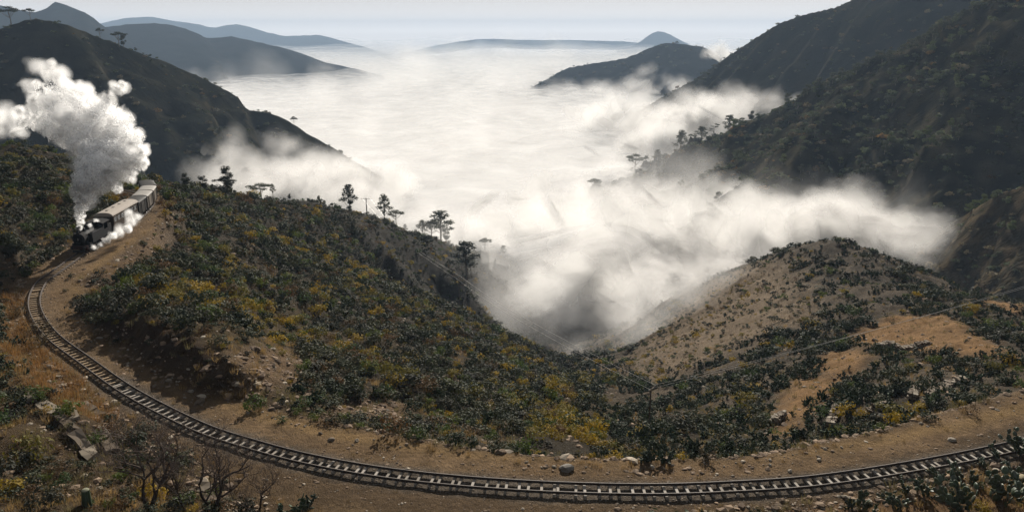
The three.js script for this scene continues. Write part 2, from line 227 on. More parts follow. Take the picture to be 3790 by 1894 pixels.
// ------------------------------------------------------------------ hills and mountains
const hillFields = [];
function hill(name, label, o) {
  const C = o.crest.map(([x, y, D]) => at(x, y, D)).map((p) => [p.x, p.z, p.y]), cum = [0];
  for (let i = 1; i < C.length; i++) cum.push(cum[i - 1] + Math.hypot(C[i][0] - C[i - 1][0], C[i][1] - C[i - 1][1]));
  const spurs = (o.spurs ?? []).map((S) => S.map(([x, y, D]) => at(x, y, D)).map((p) => [p.x, p.z, p.y]));
  const f = (x, z) => {
    let best = 1e9, hb = 0, sb = 0, side = 1;
    for (let i = 0; i < C.length - 1; i++) { const [d, t] = segDist(x, z, C[i], C[i + 1]); if (d < best) { best = d; hb = lerp(C[i][2], C[i + 1][2], t); sb = lerp(cum[i], cum[i + 1], t); side = Math.sign((C[i + 1][0] - C[i][0]) * (z - C[i][1]) - (C[i + 1][1] - C[i][1]) * (x - C[i][0])) || 1; } }
    const w = o.gully, sw = sb + w * 0.75 * fbm2(x / w * 0.9, z / w * 0.9 + 5, 4) + best * (o.skew ?? 0) * side;
    const g = Math.abs(noise2(sw / w, best / w * 0.22 + 3 * side)) * 1.5 + 0.35 * Math.abs(noise2(sw / w * 2.3 + 7, best / w * 0.5));
    const sl = side > 0 ? o.front : o.back, on = 1 - Math.exp(-best / (w * 0.5));
    let h = hb - best * sl * (0.72 + (o.cut ?? 0.5) * g * on * 0.8) - (o.round ?? 0) * 0;
    h += (o.rough ?? 3) * (fbm2(x / (w * 0.28), z / (w * 0.28), 5)) * sstep(0, w * 0.25, best) + (o.fine ?? 1) * fbm2(x / (w * 0.06), z / (w * 0.06), 4);
    for (const S of spurs) { let b2 = 1e9, h2 = 0; for (let i = 0; i < S.length - 1; i++) { const [d, t] = segDist(x, z, S[i], S[i + 1]); if (d < b2) { b2 = d; h2 = lerp(S[i][2], S[i + 1][2], t); } } const hs = h2 - b2 * (0.62 + 0.25 * fbm2(x / 30, z / 30, 3)) + (o.rough ?? 3) * 0.6 * fbm2(x / 22, z / 22, 4); const k = clamp(0.5 + (hs - h) / 16); h = lerp(h, hs, k) + 8 * k * (1 - k); }
    return o.shape ? o.shape(x, z, h, best, sb, side) : h;
  };
  const [x0, x1, z0, z1] = o.box, g = fieldGeometry(axis([[x0, 0], [x1, o.cell]]), axis([[z0, 0], [z1, o.cellz ?? o.cell]]), f, o.keep), p = g.attributes.position.array, n = p.length / 3, col = new Float32Array(n * 3), nr = g.attributes.normal.array;
  for (let i = 0; i < n; i++) {
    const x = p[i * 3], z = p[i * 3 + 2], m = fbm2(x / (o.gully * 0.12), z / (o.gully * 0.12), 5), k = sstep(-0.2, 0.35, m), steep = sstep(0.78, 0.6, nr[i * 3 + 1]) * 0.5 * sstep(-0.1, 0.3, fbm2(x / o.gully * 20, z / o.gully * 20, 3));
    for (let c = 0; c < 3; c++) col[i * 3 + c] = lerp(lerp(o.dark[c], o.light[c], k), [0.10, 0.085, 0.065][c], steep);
  }
  g.setAttribute('color', new THREE.BufferAttribute(col, 3));
  const uv = g.attributes.uv.array; for (let i = 0; i < uv.length; i++) uv[i] /= o.gully * 0.5;
  const m = new THREE.MeshPhysicalMaterial({ vertexColors: true, map: gritMap, roughness: 1, specularIntensity: 0, bumpMap: rockBump, bumpScale: o.bump ?? 0.5 });
  const mesh = tag(put(name, g, m), label, 'mountain', null, 'structure');
  hillFields.push({ f, box: o.box });
  return { f, mesh, crest: C };
}
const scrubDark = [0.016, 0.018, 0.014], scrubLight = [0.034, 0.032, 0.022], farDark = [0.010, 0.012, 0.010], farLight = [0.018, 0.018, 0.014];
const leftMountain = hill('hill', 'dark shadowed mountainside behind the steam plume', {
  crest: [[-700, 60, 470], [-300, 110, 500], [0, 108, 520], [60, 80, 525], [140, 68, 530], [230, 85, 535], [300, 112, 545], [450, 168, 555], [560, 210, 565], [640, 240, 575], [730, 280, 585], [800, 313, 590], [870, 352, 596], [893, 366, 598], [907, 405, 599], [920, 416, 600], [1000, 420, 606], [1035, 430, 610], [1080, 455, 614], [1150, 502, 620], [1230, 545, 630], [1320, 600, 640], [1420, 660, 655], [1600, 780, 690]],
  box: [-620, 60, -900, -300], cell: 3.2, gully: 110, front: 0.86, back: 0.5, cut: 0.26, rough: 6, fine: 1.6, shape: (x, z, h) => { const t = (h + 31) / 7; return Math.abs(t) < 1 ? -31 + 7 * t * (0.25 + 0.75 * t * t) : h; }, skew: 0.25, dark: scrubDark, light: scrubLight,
});
const rightMountain = hill('hill', 'high shaded mountain filling the upper right corner', {
  crest: [[2180, 540, 1180], [2310, 440, 1130], [2345, 425, 1115], [2400, 388, 1100], [2500, 330, 1070], [2560, 300, 1050], [2610, 268, 1040], [2700, 203, 1010], [2750, 170, 1000], [2800, 138, 985], [2850, 105, 975], [2900, 78, 960], [3000, 46, 940], [3100, 24, 920], [3160, -5, 905], [3250, -60, 890], [3400, -130, 860], [3600, -180, 820], [3790, -230, 800], [4200, -300, 760]],
  box: [60, 900, -1500, -520], cell: 5, gully: 190, front: 0.95, back: 0.5, cut: 0.26, rough: 10, fine: 2, skew: -0.3, dark: scrubDark, light: scrubLight,
});
const rightSpur = hill('hill', 'wooded rocky spur descending from the right into the fog', {
  crest: [[2150, 735, 660], [2240, 698, 650], [2350, 648, 635], [2450, 600, 620], [2520, 582, 610], [2580, 547, 600], [2650, 516, 590], [2760, 459, 575], [2820, 434, 568], [2900, 412, 560], [2980, 374, 550], [3100, 312, 540], [3170, 284, 535], [3250, 250, 528], [3330, 212, 520], [3400, 177, 515], [3480, 122, 508], [3550, 84, 500], [3700, 2, 490], [3900, -98, 470], [4400, -278, 440]],
  box: [20, 620, -860, -215], cell: 2.8, gully: 95, front: 0.84, back: 0.5, cut: 0.34, rough: 8, fine: 2.0, skew: 0.3, dark: scrubDark, light: [0.075, 0.066, 0.045], spurs: [[[3250, 252, 528], [3120, 360, 490], [3020, 470, 455], [2940, 590, 425], [2870, 720, 395], [2830, 800, 370]], [[3700, -20, 490], [3640, 180, 445], [3570, 400, 400], [3540, 560, 370], [3500, 700, 345]], [[2760, 460, 575], [2690, 590, 520], [2620, 700, 480]]],
});
const shoulder = hill('hill', 'sunlit rocky shoulder at the right edge behind the near hill', {
  crest: [[3240, 1010, 330], [3330, 965, 322], [3400, 915, 315], [3480, 860, 308], [3560, 800, 300], [3620, 765, 296], [3700, 715, 290], [3790, 690, 285], [3950, 650, 275], [4300, 560, 260]],
  box: [110, 330, -420, -190], cell: 1.6, gully: 42, front: 0.9, back: 0.55, cut: 0.4, rough: 3, fine: 0.9, skew: 0.3, dark: [0.035, 0.032, 0.022], light: [0.11, 0.085, 0.055],
});
const islandHill = hill('hill', 'hazy hill rising as an island from the sea of fog', {
  crest: [[1900, 360, 2150], [2035, 288, 2080], [2070, 265, 2060], [2110, 248, 2040], [2200, 232, 2010], [2300, 218, 1980], [2340, 205, 1970], [2380, 188, 1960], [2420, 170, 1955], [2460, 158, 1950], [2490, 157, 1945], [2530, 163, 1940], [2600, 170, 1930], [2640, 190, 1930], [2680, 230, 1935], [2740, 300, 1940]],
  box: [-100, 700, -2500, -1500], cell: 10, gully: 260, front: 0.42, back: 0.5, cut: 0.35, rough: 12, fine: 3, dark: farDark, light: farLight, bump: 0,
});
hill('hill', 'blue hazy peak at the far left', {
  crest: [[-300, 40, 2200], [-60, 30, 2250], [0, 18, 2250], [60, 34, 2260], [120, 44, 2270], [170, 30, 2280], [200, 3, 2290], [230, 12, 2290], [270, 28, 2300], [310, 42, 2300], [345, 66, 2310], [380, 95, 2320], [430, 140, 2350], [500, 200, 2400]],
  box: [-1900, -900, -2900, -1500], cell: 16, gully: 420, front: 0.45, back: 0.5, cut: 0.4, rough: 10, fine: 2, dark: farDark, light: farLight, bump: 0,
});
hill('hill', 'long blue ridge sloping down to the fog on the left', {
  crest: [[300, 110, 2500], [400, 98, 2550], [470, 88, 2570], [560, 84, 2600], [620, 88, 2620], [680, 104, 2650], [720, 122, 2680], [765, 140, 2700], [800, 138, 2700], [850, 133, 2710], [900, 142, 2720], [960, 156, 2740], [1030, 172, 2760], [1090, 188, 2800], [1200, 230, 2900]],
  box: [-1700, -500, -3300, -1900], cell: 16, gully: 420, front: 0.32, back: 0.5, cut: 0.35, rough: 9, fine: 2, dark: farDark, light: farLight, bump: 0,
});
hill('hill', 'pale distant range behind the blue ridge on the left', {
  crest: [[200, 100, 7500], [380, 84, 7650], [430, 72, 7650], [470, 63, 7725], [520, 61, 7725], [560, 60, 7800], [600, 68, 7800], [640, 76, 7875], [690, 82, 7875], [750, 92, 7950], [790, 102, 7950], [830, 92, 8025], [880, 89, 8025], [930, 100, 8100], [990, 118, 8100], [1050, 132, 8175], [1110, 130, 8250], [1180, 128, 8325], [1215, 136, 8400], [1290, 158, 8550]],
  box: [-5100, -1200, -9600, -6500], cell: 48, gully: 1200, front: 0.35, back: 0.5, cut: 0.35, rough: 14, fine: 3, dark: farDark, light: farLight, bump: 0,
});
hill('hill', 'small far cone shaped mountain above the fog horizon', {
  crest: [[2330, 175, 8300], [2375, 150, 8300], [2395, 134, 8300], [2415, 121, 8300], [2435, 114, 8300], [2458, 117, 8300], [2480, 126, 8300], [2505, 140, 8300], [2530, 153, 8300], [2580, 175, 8300]],
  box: [900, 2500, -9100, -7500], cell: 22, gully: 500, front: 0.4, back: 0.5, cut: 0.3, rough: 8, fine: 2, dark: farDark, light: farLight, bump: 0,
});
hill('hill', 'faint low range on the horizon', {
  crest: [[1640, 162, 9600], [1700, 152, 9600], [1760, 144, 9600], [1840, 142, 9600], [1900, 145, 9600], [2000, 147, 9600], [2100, 146, 9600], [2200, 149, 9600], [2300, 151, 9600], [2360, 156, 9600], [2420, 164, 9600]],
  box: [-1400, 2400, -10000, -9200], cell: 42, gully: 900, front: 0.3, back: 0.4, cut: 0.3, rough: 10, fine: 4, dark: farDark, light: farLight, bump: 0,
});
{ const g = new THREE.PlaneGeometry(20000, 9300, 8, 8); g.rotateX(-Math.PI / 2); g.translate(0, -230, -4300); tag(put('valley_floor', g, std(0.06, 0.055, 0.04, 1)), 'valley floor hidden below the fog', 'ground', null, 'structure'); }
function groundBelow(x, z) {
  let h = -230;
  if (x > -339 && x < 339 && z > -519 && z < -25) h = Math.max(h, landY(x, z));
  for (const { f, box } of hillFields) if (x > box[0] && x < box[1] && z > box[2] && z < box[3]) h = Math.max(h, f(x, z));
  return h;
}

// ------------------------------------------------------------------ sea of fog: thin veils stacked under one undulating top, and drifting banks of mist at its shores
{
  const fogCol = new THREE.Color().setRGB(0.975, 0.965, 0.95);
  const level = (x, z) => { const D = -z, s = 1 / (1 + D / 1500); const near = 41 * Math.exp(-(((x - 105) / 105) ** 2) - ((z + 335) / 85) ** 2) + 10 * Math.exp(-(((x - 25) / 60) ** 2) - ((z + 350) / 75) ** 2); return -98 + near + (4 + D * 0.0055) * 1.3 * fbm2(x * 0.011 * s, z * 0.011 * s, 4) + (0.5 + D * 0.0005) * fbm2(x * 0.04 * s + 7, z * 0.04 * s, 4); };
  const xs = axis([[-7500, 0], [-2500, 250], [-900, 80], [-420, 24], [-150, 9], [330, 6], [520, 12], [1200, 26], [2600, 80], [7500, 250]]), zs = axis([[-13500, 0], [-5000, 250], [-2600, 80], [-1300, 30], [-700, 12], [-200, 6]]);
  const nx = xs.length, nz = zs.length, T = new Float32Array(nx * nz), G = new Float32Array(nx * nz), LAYERS = 7;
  for (let j = 0; j < nz; j++) for (let i = 0; i < nx; i++) { T[j * nx + i] = level(xs[i], zs[j]); G[j * nx + i] = groundBelow(xs[i], zs[j]); }
  const mats = [0, 1].map((k) => new THREE.MeshPhysicalMaterial({ color: fogCol, roughness: 1, specularIntensity: 0, vertexColors: true, transparent: true, alphaMap: wispMap, side: THREE.DoubleSide }));
  const solid = new THREE.MeshPhysicalMaterial({ color: fogCol, roughness: 1, specularIntensity: 0, vertexColors: true, transparent: true, side: THREE.DoubleSide });
  const sea = thing('cloud_sea', 'white sea of fog filling the valley to the horizon', 'fog'); sea.userData.kind = 'stuff';
  for (let L = 0; L < LAYERS; L++) {
    const last = L === LAYERS - 1, A = new Float32Array(nx * nz), Y = new Float32Array(nx * nz);
    for (let j = 0; j < nz; j++) for (let i = 0; i < nx; i++) {
      const k = j * nx + i, x = xs[i], z = zs[j], D = -z, gap = 3.6 + D * 0.002, y = Y[k] = T[k] - L * gap + (last ? 0 : 1.5 * gap * fbm2(x * 0.02 / (1 + D / 900) + L * 3.3, z * 0.02 / (1 + D / 900) + L * 1.7, 3));
      const over = y - G[k], soft = 11 + D * 0.009;
      A[k] = (last ? sstep(0, soft * 0.5, over) : sstep(0, soft, over) * lerp(0.3, 0.75, L / LAYERS)) * sstep(225, 385, D + Math.max(0, x - 45) * 2.2);
    }
    const keep = (a, b, c, d) => A[a] + A[b] + A[c] + A[d] > 0.004;
    const g = fieldGeometry(xs, zs, () => 0, keep), P = g.attributes.position.array, C = new Float32Array(nx * nz * 4), uv = g.attributes.uv.array;
    for (let k = 0; k < nx * nz; k++) { P[k * 3 + 1] = Y[k]; C[k * 4] = C[k * 4 + 1] = C[k * 4 + 2] = 1; C[k * 4 + 3] = A[k]; uv[k * 2] = uv[k * 2] / 260 + L * 0.371; uv[k * 2 + 1] = uv[k * 2 + 1] / 260 + L * 0.613; }
    g.computeVertexNormals();
    { const N = g.attributes.normal.array; for (let k = 0; k < nx * nz; k++) { const a = N[k * 3] * 0.18, b = N[k * 3 + 1] * 0.18 + 0.82, c = N[k * 3 + 2] * 0.18, l = Math.hypot(a, b, c) || 1; N[k * 3] = a / l; N[k * 3 + 1] = b / l; N[k * 3 + 2] = c / l; } }
    g.setAttribute('color', new THREE.BufferAttribute(C, 4));
    const m = put('fog_veil', g, last ? solid : mats[L & 1], sea); m.userData.kind = 'stuff'; m.castShadow = false;
  }
  // banks of mist: soft puffs of drifting vapour, lying at all angles
  puffMap = noiseTexture(256, (u, v) => { const d = Math.hypot(u - 0.5, v - 0.5) * 2, n = fbm2(u * 5 + 1.3, v * 5 + 4.1, 5); return [clamp(sstep(1, 0.15, d + 0.26 * n)) * sstep(1, 0.75, d)]; });
  puffMap.wrapS = puffMap.wrapT = THREE.ClampToEdgeWrapping;
  softMap = noiseTexture(256, (u, v) => { const d = Math.hypot(u - 0.5, v - 0.5) * 2, n = fbm2(u * 3 + 1.3, v * 3 + 4.1, 3); return [clamp(sstep(1, 0.25, d + 0.22 * n)) * sstep(1, 0.8, d)]; }); softMap.wrapS = softMap.wrapT = THREE.ClampToEdgeWrapping;
  const puffMat = new THREE.MeshPhysicalMaterial({ color: fogCol, roughness: 1, specularIntensity: 0, transmission: 0.5, thickness: 0, vertexColors: true, transparent: true, alphaMap: puffMap, side: THREE.DoubleSide });
  const bank = (label, marks, n, seed, o = {}) => { // marks: bearing x, y, distance, half width (m), half height (m), size of puffs (m), strength
    const r = mulberry(seed), P = [], UV = [], C = [], N = [], I = []; let count = 0;
    for (const [px, py, D, w, h, size0, k, depth = 0] of marks) {
      const size = size0 * 0.8, c = at(px, py, D), num = Math.round((o.cover ?? 2.5) * n * 4 * w * (h + 0.3 * size) / (0.63 * size * size));
      for (let i = 0; i < num; i++) {
        const g3 = () => (r() + r() + r() - 1.5) / 1.5, x = c.x + g3() * w, z = c.z + g3() * (depth || w), y = c.y + g3() * h, s = size * (0.6 + 0.8 * r()), gr = groundBelow(x, z); if (y < gr - 1) continue;
        const a = r() * 6.283, E = lean(r, 0.6, 0.8, 0.8, a), U = new THREE.Vector3(1, 0, 0).applyEuler(E).multiplyScalar(s * 0.7), V = new THREE.Vector3(0, 0, 1).applyEuler(E).multiplyScalar(s * 0.56), al = Math.min(0.85, k * (0.6 + 0.6 * r()) * 0.5 * (o.a ?? 1)), b = P.length / 3; count++;
        const add = (p, q) => { P.push(x + U.x * p + V.x * q, y + U.y * p + V.y * q, z + U.z * p + V.z * q); UV.push(p * 0.5 + 0.5, q * 0.5 + 0.5); C.push(1, 1, 1, al); N.push(SCATTER.x, SCATTER.y, SCATTER.z); };
        add(0, 0); for (let e = 0; e < 7; e++) add(Math.cos(e / 7 * 6.2832) * 0.98, Math.sin(e / 7 * 6.2832) * 0.98);
        for (let e = 0; e < 7; e++) I.push(b, b + 1 + e, b + 1 + (e + 1) % 7);
      }
    }
    const g = new THREE.BufferGeometry(); g.setAttribute('position', new THREE.BufferAttribute(new Float32Array(P), 3)); g.setAttribute('uv', new THREE.BufferAttribute(new Float32Array(UV), 2)); g.setAttribute('color', new THREE.BufferAttribute(new Float32Array(C), 4)); g.setAttribute('normal', new THREE.BufferAttribute(new Float32Array(N), 3)); g.setIndex(I);
    const m = put('cloud_bank', g, puffMat); m.castShadow = false; tag(m, label, 'mist', null, 'stuff'); console.log(label, count);
  };
  bank('thick bank of mist between the near right hill and the wooded spur', [
    [2350, 900, 340, 75, 16, 34, 1.5, 60], [2550, 890, 330, 75, 15, 34, 1.5, 55], [2750, 850, 300, 60, 13, 30, 1.5, 40], [2900, 835, 285, 50, 11, 28, 1.5, 35], [2960, 860, 270, 40, 9, 24, 1.4, 25], [3100, 840, 285, 45, 10, 26, 1.2, 30], [3240, 865, 275, 32, 8, 22, 0.8, 25], [3350, 905, 265, 20, 8, 18, 0.4, 20], [2150, 830, 460, 110, 18, 46, 1.5, 90], [2400, 780, 450, 90, 16, 44, 1.2, 70], [2050, 950, 450, 60, 14, 36, 1.2, 50], [2250, 1020, 300, 60, 14, 30, 1.3, 50], [2450, 1000, 290, 45, 11, 26, 1.1, 40], [2130, 1050, 360, 34, 13, 30, 0.9, 40], [2240, 1100, 300, 28, 10, 27, 0.6, 30], [2100, 1000, 390, 40, 12, 32, 1.0, 40], [2250, 1010, 320, 40, 12, 30, 1.1, 40], [2150, 1160, 300, 22, 9, 26, 0.34, 26], [2130, 1220, 265, 18, 8, 24, 0.2, 20], [2150, 1290, 225, 14, 6, 19, 0.13, 18], [2170, 1370, 180, 10, 4, 12, 0.1, 14], [2040, 1130, 330, 24, 9, 22, 0.45, 26],
  ], 1, 301, { cover: 1.7, a: 0.75 });
  bank('mist clinging to the upper left of the near right hill', [[2480, 1080, 240, 20, 6, 14, 0.5, 18], [2600, 1010, 225, 20, 5, 13, 0.42, 15], [2720, 985, 222, 16, 4, 11, 0.3, 12], [2400, 1150, 235, 16, 5, 14, 0.4, 14], [2550, 1080, 195, 18, 6, 18, 0.16, 10], [2700, 1030, 190, 18, 5, 18, 0.14, 10], [2420, 1220, 190, 14, 6, 16, 0.2, 10]], 1, 302);
  bank('mist drifting along the tree lined crest left of the valley', [[1980, 1040, 460, 50, 14, 28, 1.0, 40], [1820, 960, 450, 50, 13, 28, 0.8, 40], [1650, 880, 420, 44, 12, 26, 0.6, 40], [1480, 810, 390, 36, 10, 24, 0.45, 35], [1900, 1090, 350, 22, 8, 18, 0.28, 22], [1800, 1020, 340, 20, 7, 16, 0.18, 20], [1960, 1170, 310, 18, 8, 17, 0.35, 20], [1880, 1000, 400, 24, 8, 20, 0.35, 20], [1300, 750, 420, 36, 10, 24, 0.45, 35], [1690, 965, 310, 22, 7, 17, 0.22, 18], [1800, 1040, 305, 22, 7, 17, 0.26, 18], [1560, 895, 310, 20, 6, 16, 0.16, 18], [1880, 1130, 295, 18, 7, 16, 0.26, 18], [1420, 840, 295, 16, 5, 14, 0.12, 15], [1750, 1030, 280, 40, 14, 34, 0.1, 20], [1900, 1130, 260, 36, 14, 32, 0.13, 20]], 1, 303);
  bank('mist rising against the shadowed left mountain', [[1320, 670, 520, 50, 14, 34, 0.8, 35], [1150, 660, 490, 46, 14, 32, 0.6, 35], [1000, 660, 460, 40, 12, 28, 0.5, 35], [900, 610, 480, 26, 14, 26, 0.3, 25], [830, 560, 500, 14, 14, 20, 0.22, 20], [1060, 530, 540, 20, 9, 20, 0.2, 20], [1220, 590, 560, 28, 9, 24, 0.28, 25], [1420, 690, 600, 46, 10, 34, 0.8, 35], [820, 660, 420, 30, 8, 22, 0.3, 30], [940, 690, 390, 34, 8, 24, 0.5, 30]], 1, 304);
  bank('mist wrapping the foot of the wooded right spur', [[2320, 710, 590, 50, 10, 32, 0.6, 40], [2420, 700, 560, 44, 9, 28, 0.45, 40], [2560, 730, 500, 40, 9, 26, 0.5, 40], [2700, 775, 450, 40, 9, 26, 0.6, 40], [2480, 640, 590, 24, 7, 20, 0.2, 20], [2230, 660, 700, 46, 12, 34, 0.7, 45], [2500, 650, 520, 50, 16, 44, 0.13, 20], [2700, 680, 470, 50, 12, 44, 0.07, 20], [3000, 745, 360, 46, 8, 32, 0.1, 15], [3300, 770, 330, 36, 7, 28, 0.07, 15]], 1, 305);
  bank('mist between the high right mountain and the spur', [[2450, 450, 1000, 140, 22, 60, 1.0, 90], [2600, 420, 900, 110, 20, 54, 0.9, 80], [2720, 390, 850, 80, 18, 48, 0.7, 60], [2820, 380, 800, 50, 12, 36, 0.4, 50], [2560, 490, 800, 80, 16, 44, 1.0, 50], [2450, 540, 800, 90, 16, 44, 1.0, 50], [2660, 440, 800, 70, 14, 40, 0.9, 40], [2350, 440, 1150, 120, 20, 60, 0.9, 90]], 1, 306);
  bank('mist around the hill rising from the fog', [[2650, 215, 1870, 45, 30, 60, 0.9, 60], [2700, 260, 1850, 70, 26, 70, 1.0, 60], [2080, 350, 1780, 120, 16, 80, 0.6, 80], [2250, 360, 1700, 120, 16, 76, 0.6, 80], [2450, 330, 1700, 120, 22, 76, 0.7, 80], [2380, 270, 1780, 40, 14, 46, 0.25, 40], [1960, 350, 1900, 120, 18, 80, 0.5, 80]], 1, 307);
  bank('billows on the surface of the sea of fog', [[1300, 480, 800, 260, 8, 60, 0.7, 160], [1750, 560, 680, 220, 8, 54, 0.7, 120], [1500, 380, 1300, 420, 12, 100, 0.7, 300], [2000, 420, 1100, 320, 10, 84, 0.7, 240], [1300, 290, 1900, 600, 16, 140, 0.7, 400], [2000, 300, 2000, 600, 16, 150, 0.7, 420], [1700, 235, 3000, 1100, 22, 230, 0.7, 700], [1000, 330, 1300, 260, 12, 90, 0.7, 200]], 1, 309, { cover: 0.7, a: 0.45 });
}
// ------------------------------------------------------------------ small geometry makers
function triGeo(P, C) { const g = new THREE.BufferGeometry(); g.setAttribute('position', new THREE.BufferAttribute(new Float32Array(P), 3)); if (C) g.setAttribute('color', new THREE.BufferAttribute(new Float32Array(C), 3)); return g; }
function pushLeaf(P, r, c, n, s, long = 1.5) { // a folded diamond leaf
  const a = new THREE.Vector3(r() - 0.5, r() - 0.5, r() - 0.5).cross(n).normalize(), b = new THREE.Vector3().crossVectors(n, a), u = a.multiplyScalar(s * 0.5 * long), v = b.multiplyScalar(s * 0.42);
  const q = [c.clone().add(u), c.clone().add(v).addScaledVector(n, s * 0.12), c.clone().sub(u), c.clone().sub(v).addScaledVector(n, s * 0.12)];
  for (const k of [0, 1, 2, 0, 2, 3]) P.push(q[k].x, q[k].y, q[k].z);
}
// leafy mass made of lumps; unit radius about 1, standing on y = 0
function bush(seed, n, leaf, o = {}) {
  const r = mulberry(seed), P = [], L = [], lumps = o.lumps ?? 7, flat = o.flat ?? 0.75;
  for (let i = 0; i < lumps; i++) { const a = r() * 6.283, d = Math.sqrt(r()) * 0.68; L.push([Math.cos(a) * d, flat * (0.35 + 0.75 * r() * (1 - d * 0.6)), Math.sin(a) * d, 0.26 + 0.26 * r()]); }
  L.push([0, flat * 0.6, 0, 0.5]);
  for (let i = 0; i < n; i++) {
    const l = L[Math.floor(r() * L.length)], d = new THREE.Vector3(r() * 2 - 1, r() * 1.7 - 0.6, r() * 2 - 1).normalize(), k = l[3] * (0.55 + 0.5 * r()), c = new THREE.Vector3(l[0] + d.x * k, Math.max(0.02, l[1] + d.y * k * 0.8), l[2] + d.z * k);
    const nn = d.clone().multiplyScalar(0.8).add(new THREE.Vector3(r() - 0.5, r() - 0.2, r() - 0.5)).normalize();
    pushLeaf(P, r, c, nn, leaf * (0.6 + 0.8 * r()), o.long);
  }
  for (let i = 0; i < (o.stems ?? 8); i++) { const a = r() * 6.283, l = L[Math.floor(r() * L.length)], w = 0.02; P.push(Math.cos(a) * 0.1 - w, 0, Math.sin(a) * 0.1, Math.cos(a) * 0.1 + w, 0, Math.sin(a) * 0.1, l[0], l[1], l[2]); }
  return triGeo(P);
}
function grass(seed, n, o = {}) { const r = mulberry(seed), P = []; for (let i = 0; i < n; i++) { const a = r() * 6.283, d = Math.sqrt(r()) * (o.spread ?? 0.6), x = Math.cos(a) * d, z = Math.sin(a) * d, h = 0.5 + 0.7 * r(), b = r() * 6.283, lx = Math.cos(a) * d * 0.5 + (r() - 0.5) * 0.5, lz = Math.sin(a) * d * 0.5 + (r() - 0.5) * 0.5, w = o.w ?? 0.035; P.push(x + Math.cos(b) * w, 0, z + Math.sin(b) * w, x - Math.cos(b) * w, 0, z - Math.sin(b) * w, x + lx, h, z + lz); } return triGeo(P); }
function stoneGeo(seed, flat = 0.6, det = 1) { const r = mulberry(seed), g = new THREE.IcosahedronGeometry(1, det), p = g.attributes.position, m = new Map(); for (let i = 0; i < p.count; i++) { const key = [p.getX(i), p.getY(i), p.getZ(i)].map((v) => v.toFixed(3)).join(); if (!m.has(key)) m.set(key, 0.72 + 0.42 * r()); const s = m.get(key); p.setXYZ(i, Math.round(p.getX(i) * s * 3.2) / 3.2 * 0.6 + p.getX(i) * s * 0.4, p.getY(i) * s * flat, p.getZ(i) * s * 0.8); } g.computeVertexNormals(); g.deleteAttribute('uv'); return g; }
function blockGeo(seed) { const r = mulberry(seed), g = new THREE.BoxGeometry(1, 1, 1, 2, 1, 2), p = g.attributes.position, m = new Map(); for (let i = 0; i < p.count; i++) { const key = [p.getX(i), p.getY(i), p.getZ(i)].map((v) => v.toFixed(2)).join(); if (!m.has(key)) m.set(key, [r() - 0.5, r() - 0.5, r() - 0.5]); const d = m.get(key); p.setXYZ(i, p.getX(i) + d[0] * 0.28, p.getY(i) + d[1] * 0.25, p.getZ(i) + d[2] * 0.28); } const q = g.toNonIndexed(); q.computeVertexNormals(); return q; }
function tube(points, radii, seg = 6, P = null) { // tapered tube as triangles
  const out = P ?? [], rings = [];
  for (let i = 0; i < points.length; i++) { const t = new THREE.Vector3().subVectors(points[Math.min(i + 1, points.length - 1)], points[Math.max(i - 1, 0)]).normalize(), a = new THREE.Vector3(Math.abs(t.y) > 0.9 ? 1 : 0, Math.abs(t.y) > 0.9 ? 0 : 1, 0).cross(t).normalize(), b = new THREE.Vector3().crossVectors(t, a), ring = []; for (let k = 0; k < seg; k++) { const an = k / seg * 6.2832; ring.push(points[i].clone().addScaledVector(a, Math.cos(an) * radii[i]).addScaledVector(b, Math.sin(an) * radii[i])); } rings.push(ring); }
  for (let i = 0; i < rings.length - 1; i++) for (let k = 0; k < seg; k++) { const n = (k + 1) % seg; for (const v of [rings[i][k], rings[i][n], rings[i + 1][k], rings[i][n], rings[i + 1][n], rings[i + 1][k]]) out.push(v.x, v.y, v.z); }
  return out;
}
const bx = (w, h, d, x = 0, y = 0, z = 0, ry = 0, rz = 0) => { const g = new THREE.BoxGeometry(w, h, d); if (rz) g.rotateZ(rz); if (ry) g.rotateY(ry); g.translate(x, y, z); return g; };
const cyl = (r0, r1, h, x, y, z, axisName = 'y', n = 20) => { const g = new THREE.CylinderGeometry(r1, r0, h, n); if (axisName === 'x') g.rotateZ(-Math.PI / 2); if (axisName === 'z') g.rotateX(Math.PI / 2); g.translate(x, y, z); return g; };
const merge = (...a) => mergeGeometries(a.flat().map((g) => { const q = g.index ? g.toNonIndexed() : g; q.deleteAttribute('uv'); q.deleteAttribute('uv1'); if (!q.attributes.normal) q.computeVertexNormals(); return q; }));
const leafMat = (r, g, b, t = 0.35, rough = 0.75) => new THREE.MeshPhysicalMaterial({ color: new THREE.Color().setRGB(r, g, b), roughness: rough, transmission: t, thickness: 0, side: THREE.DoubleSide, specularIntensity: 0.22 });

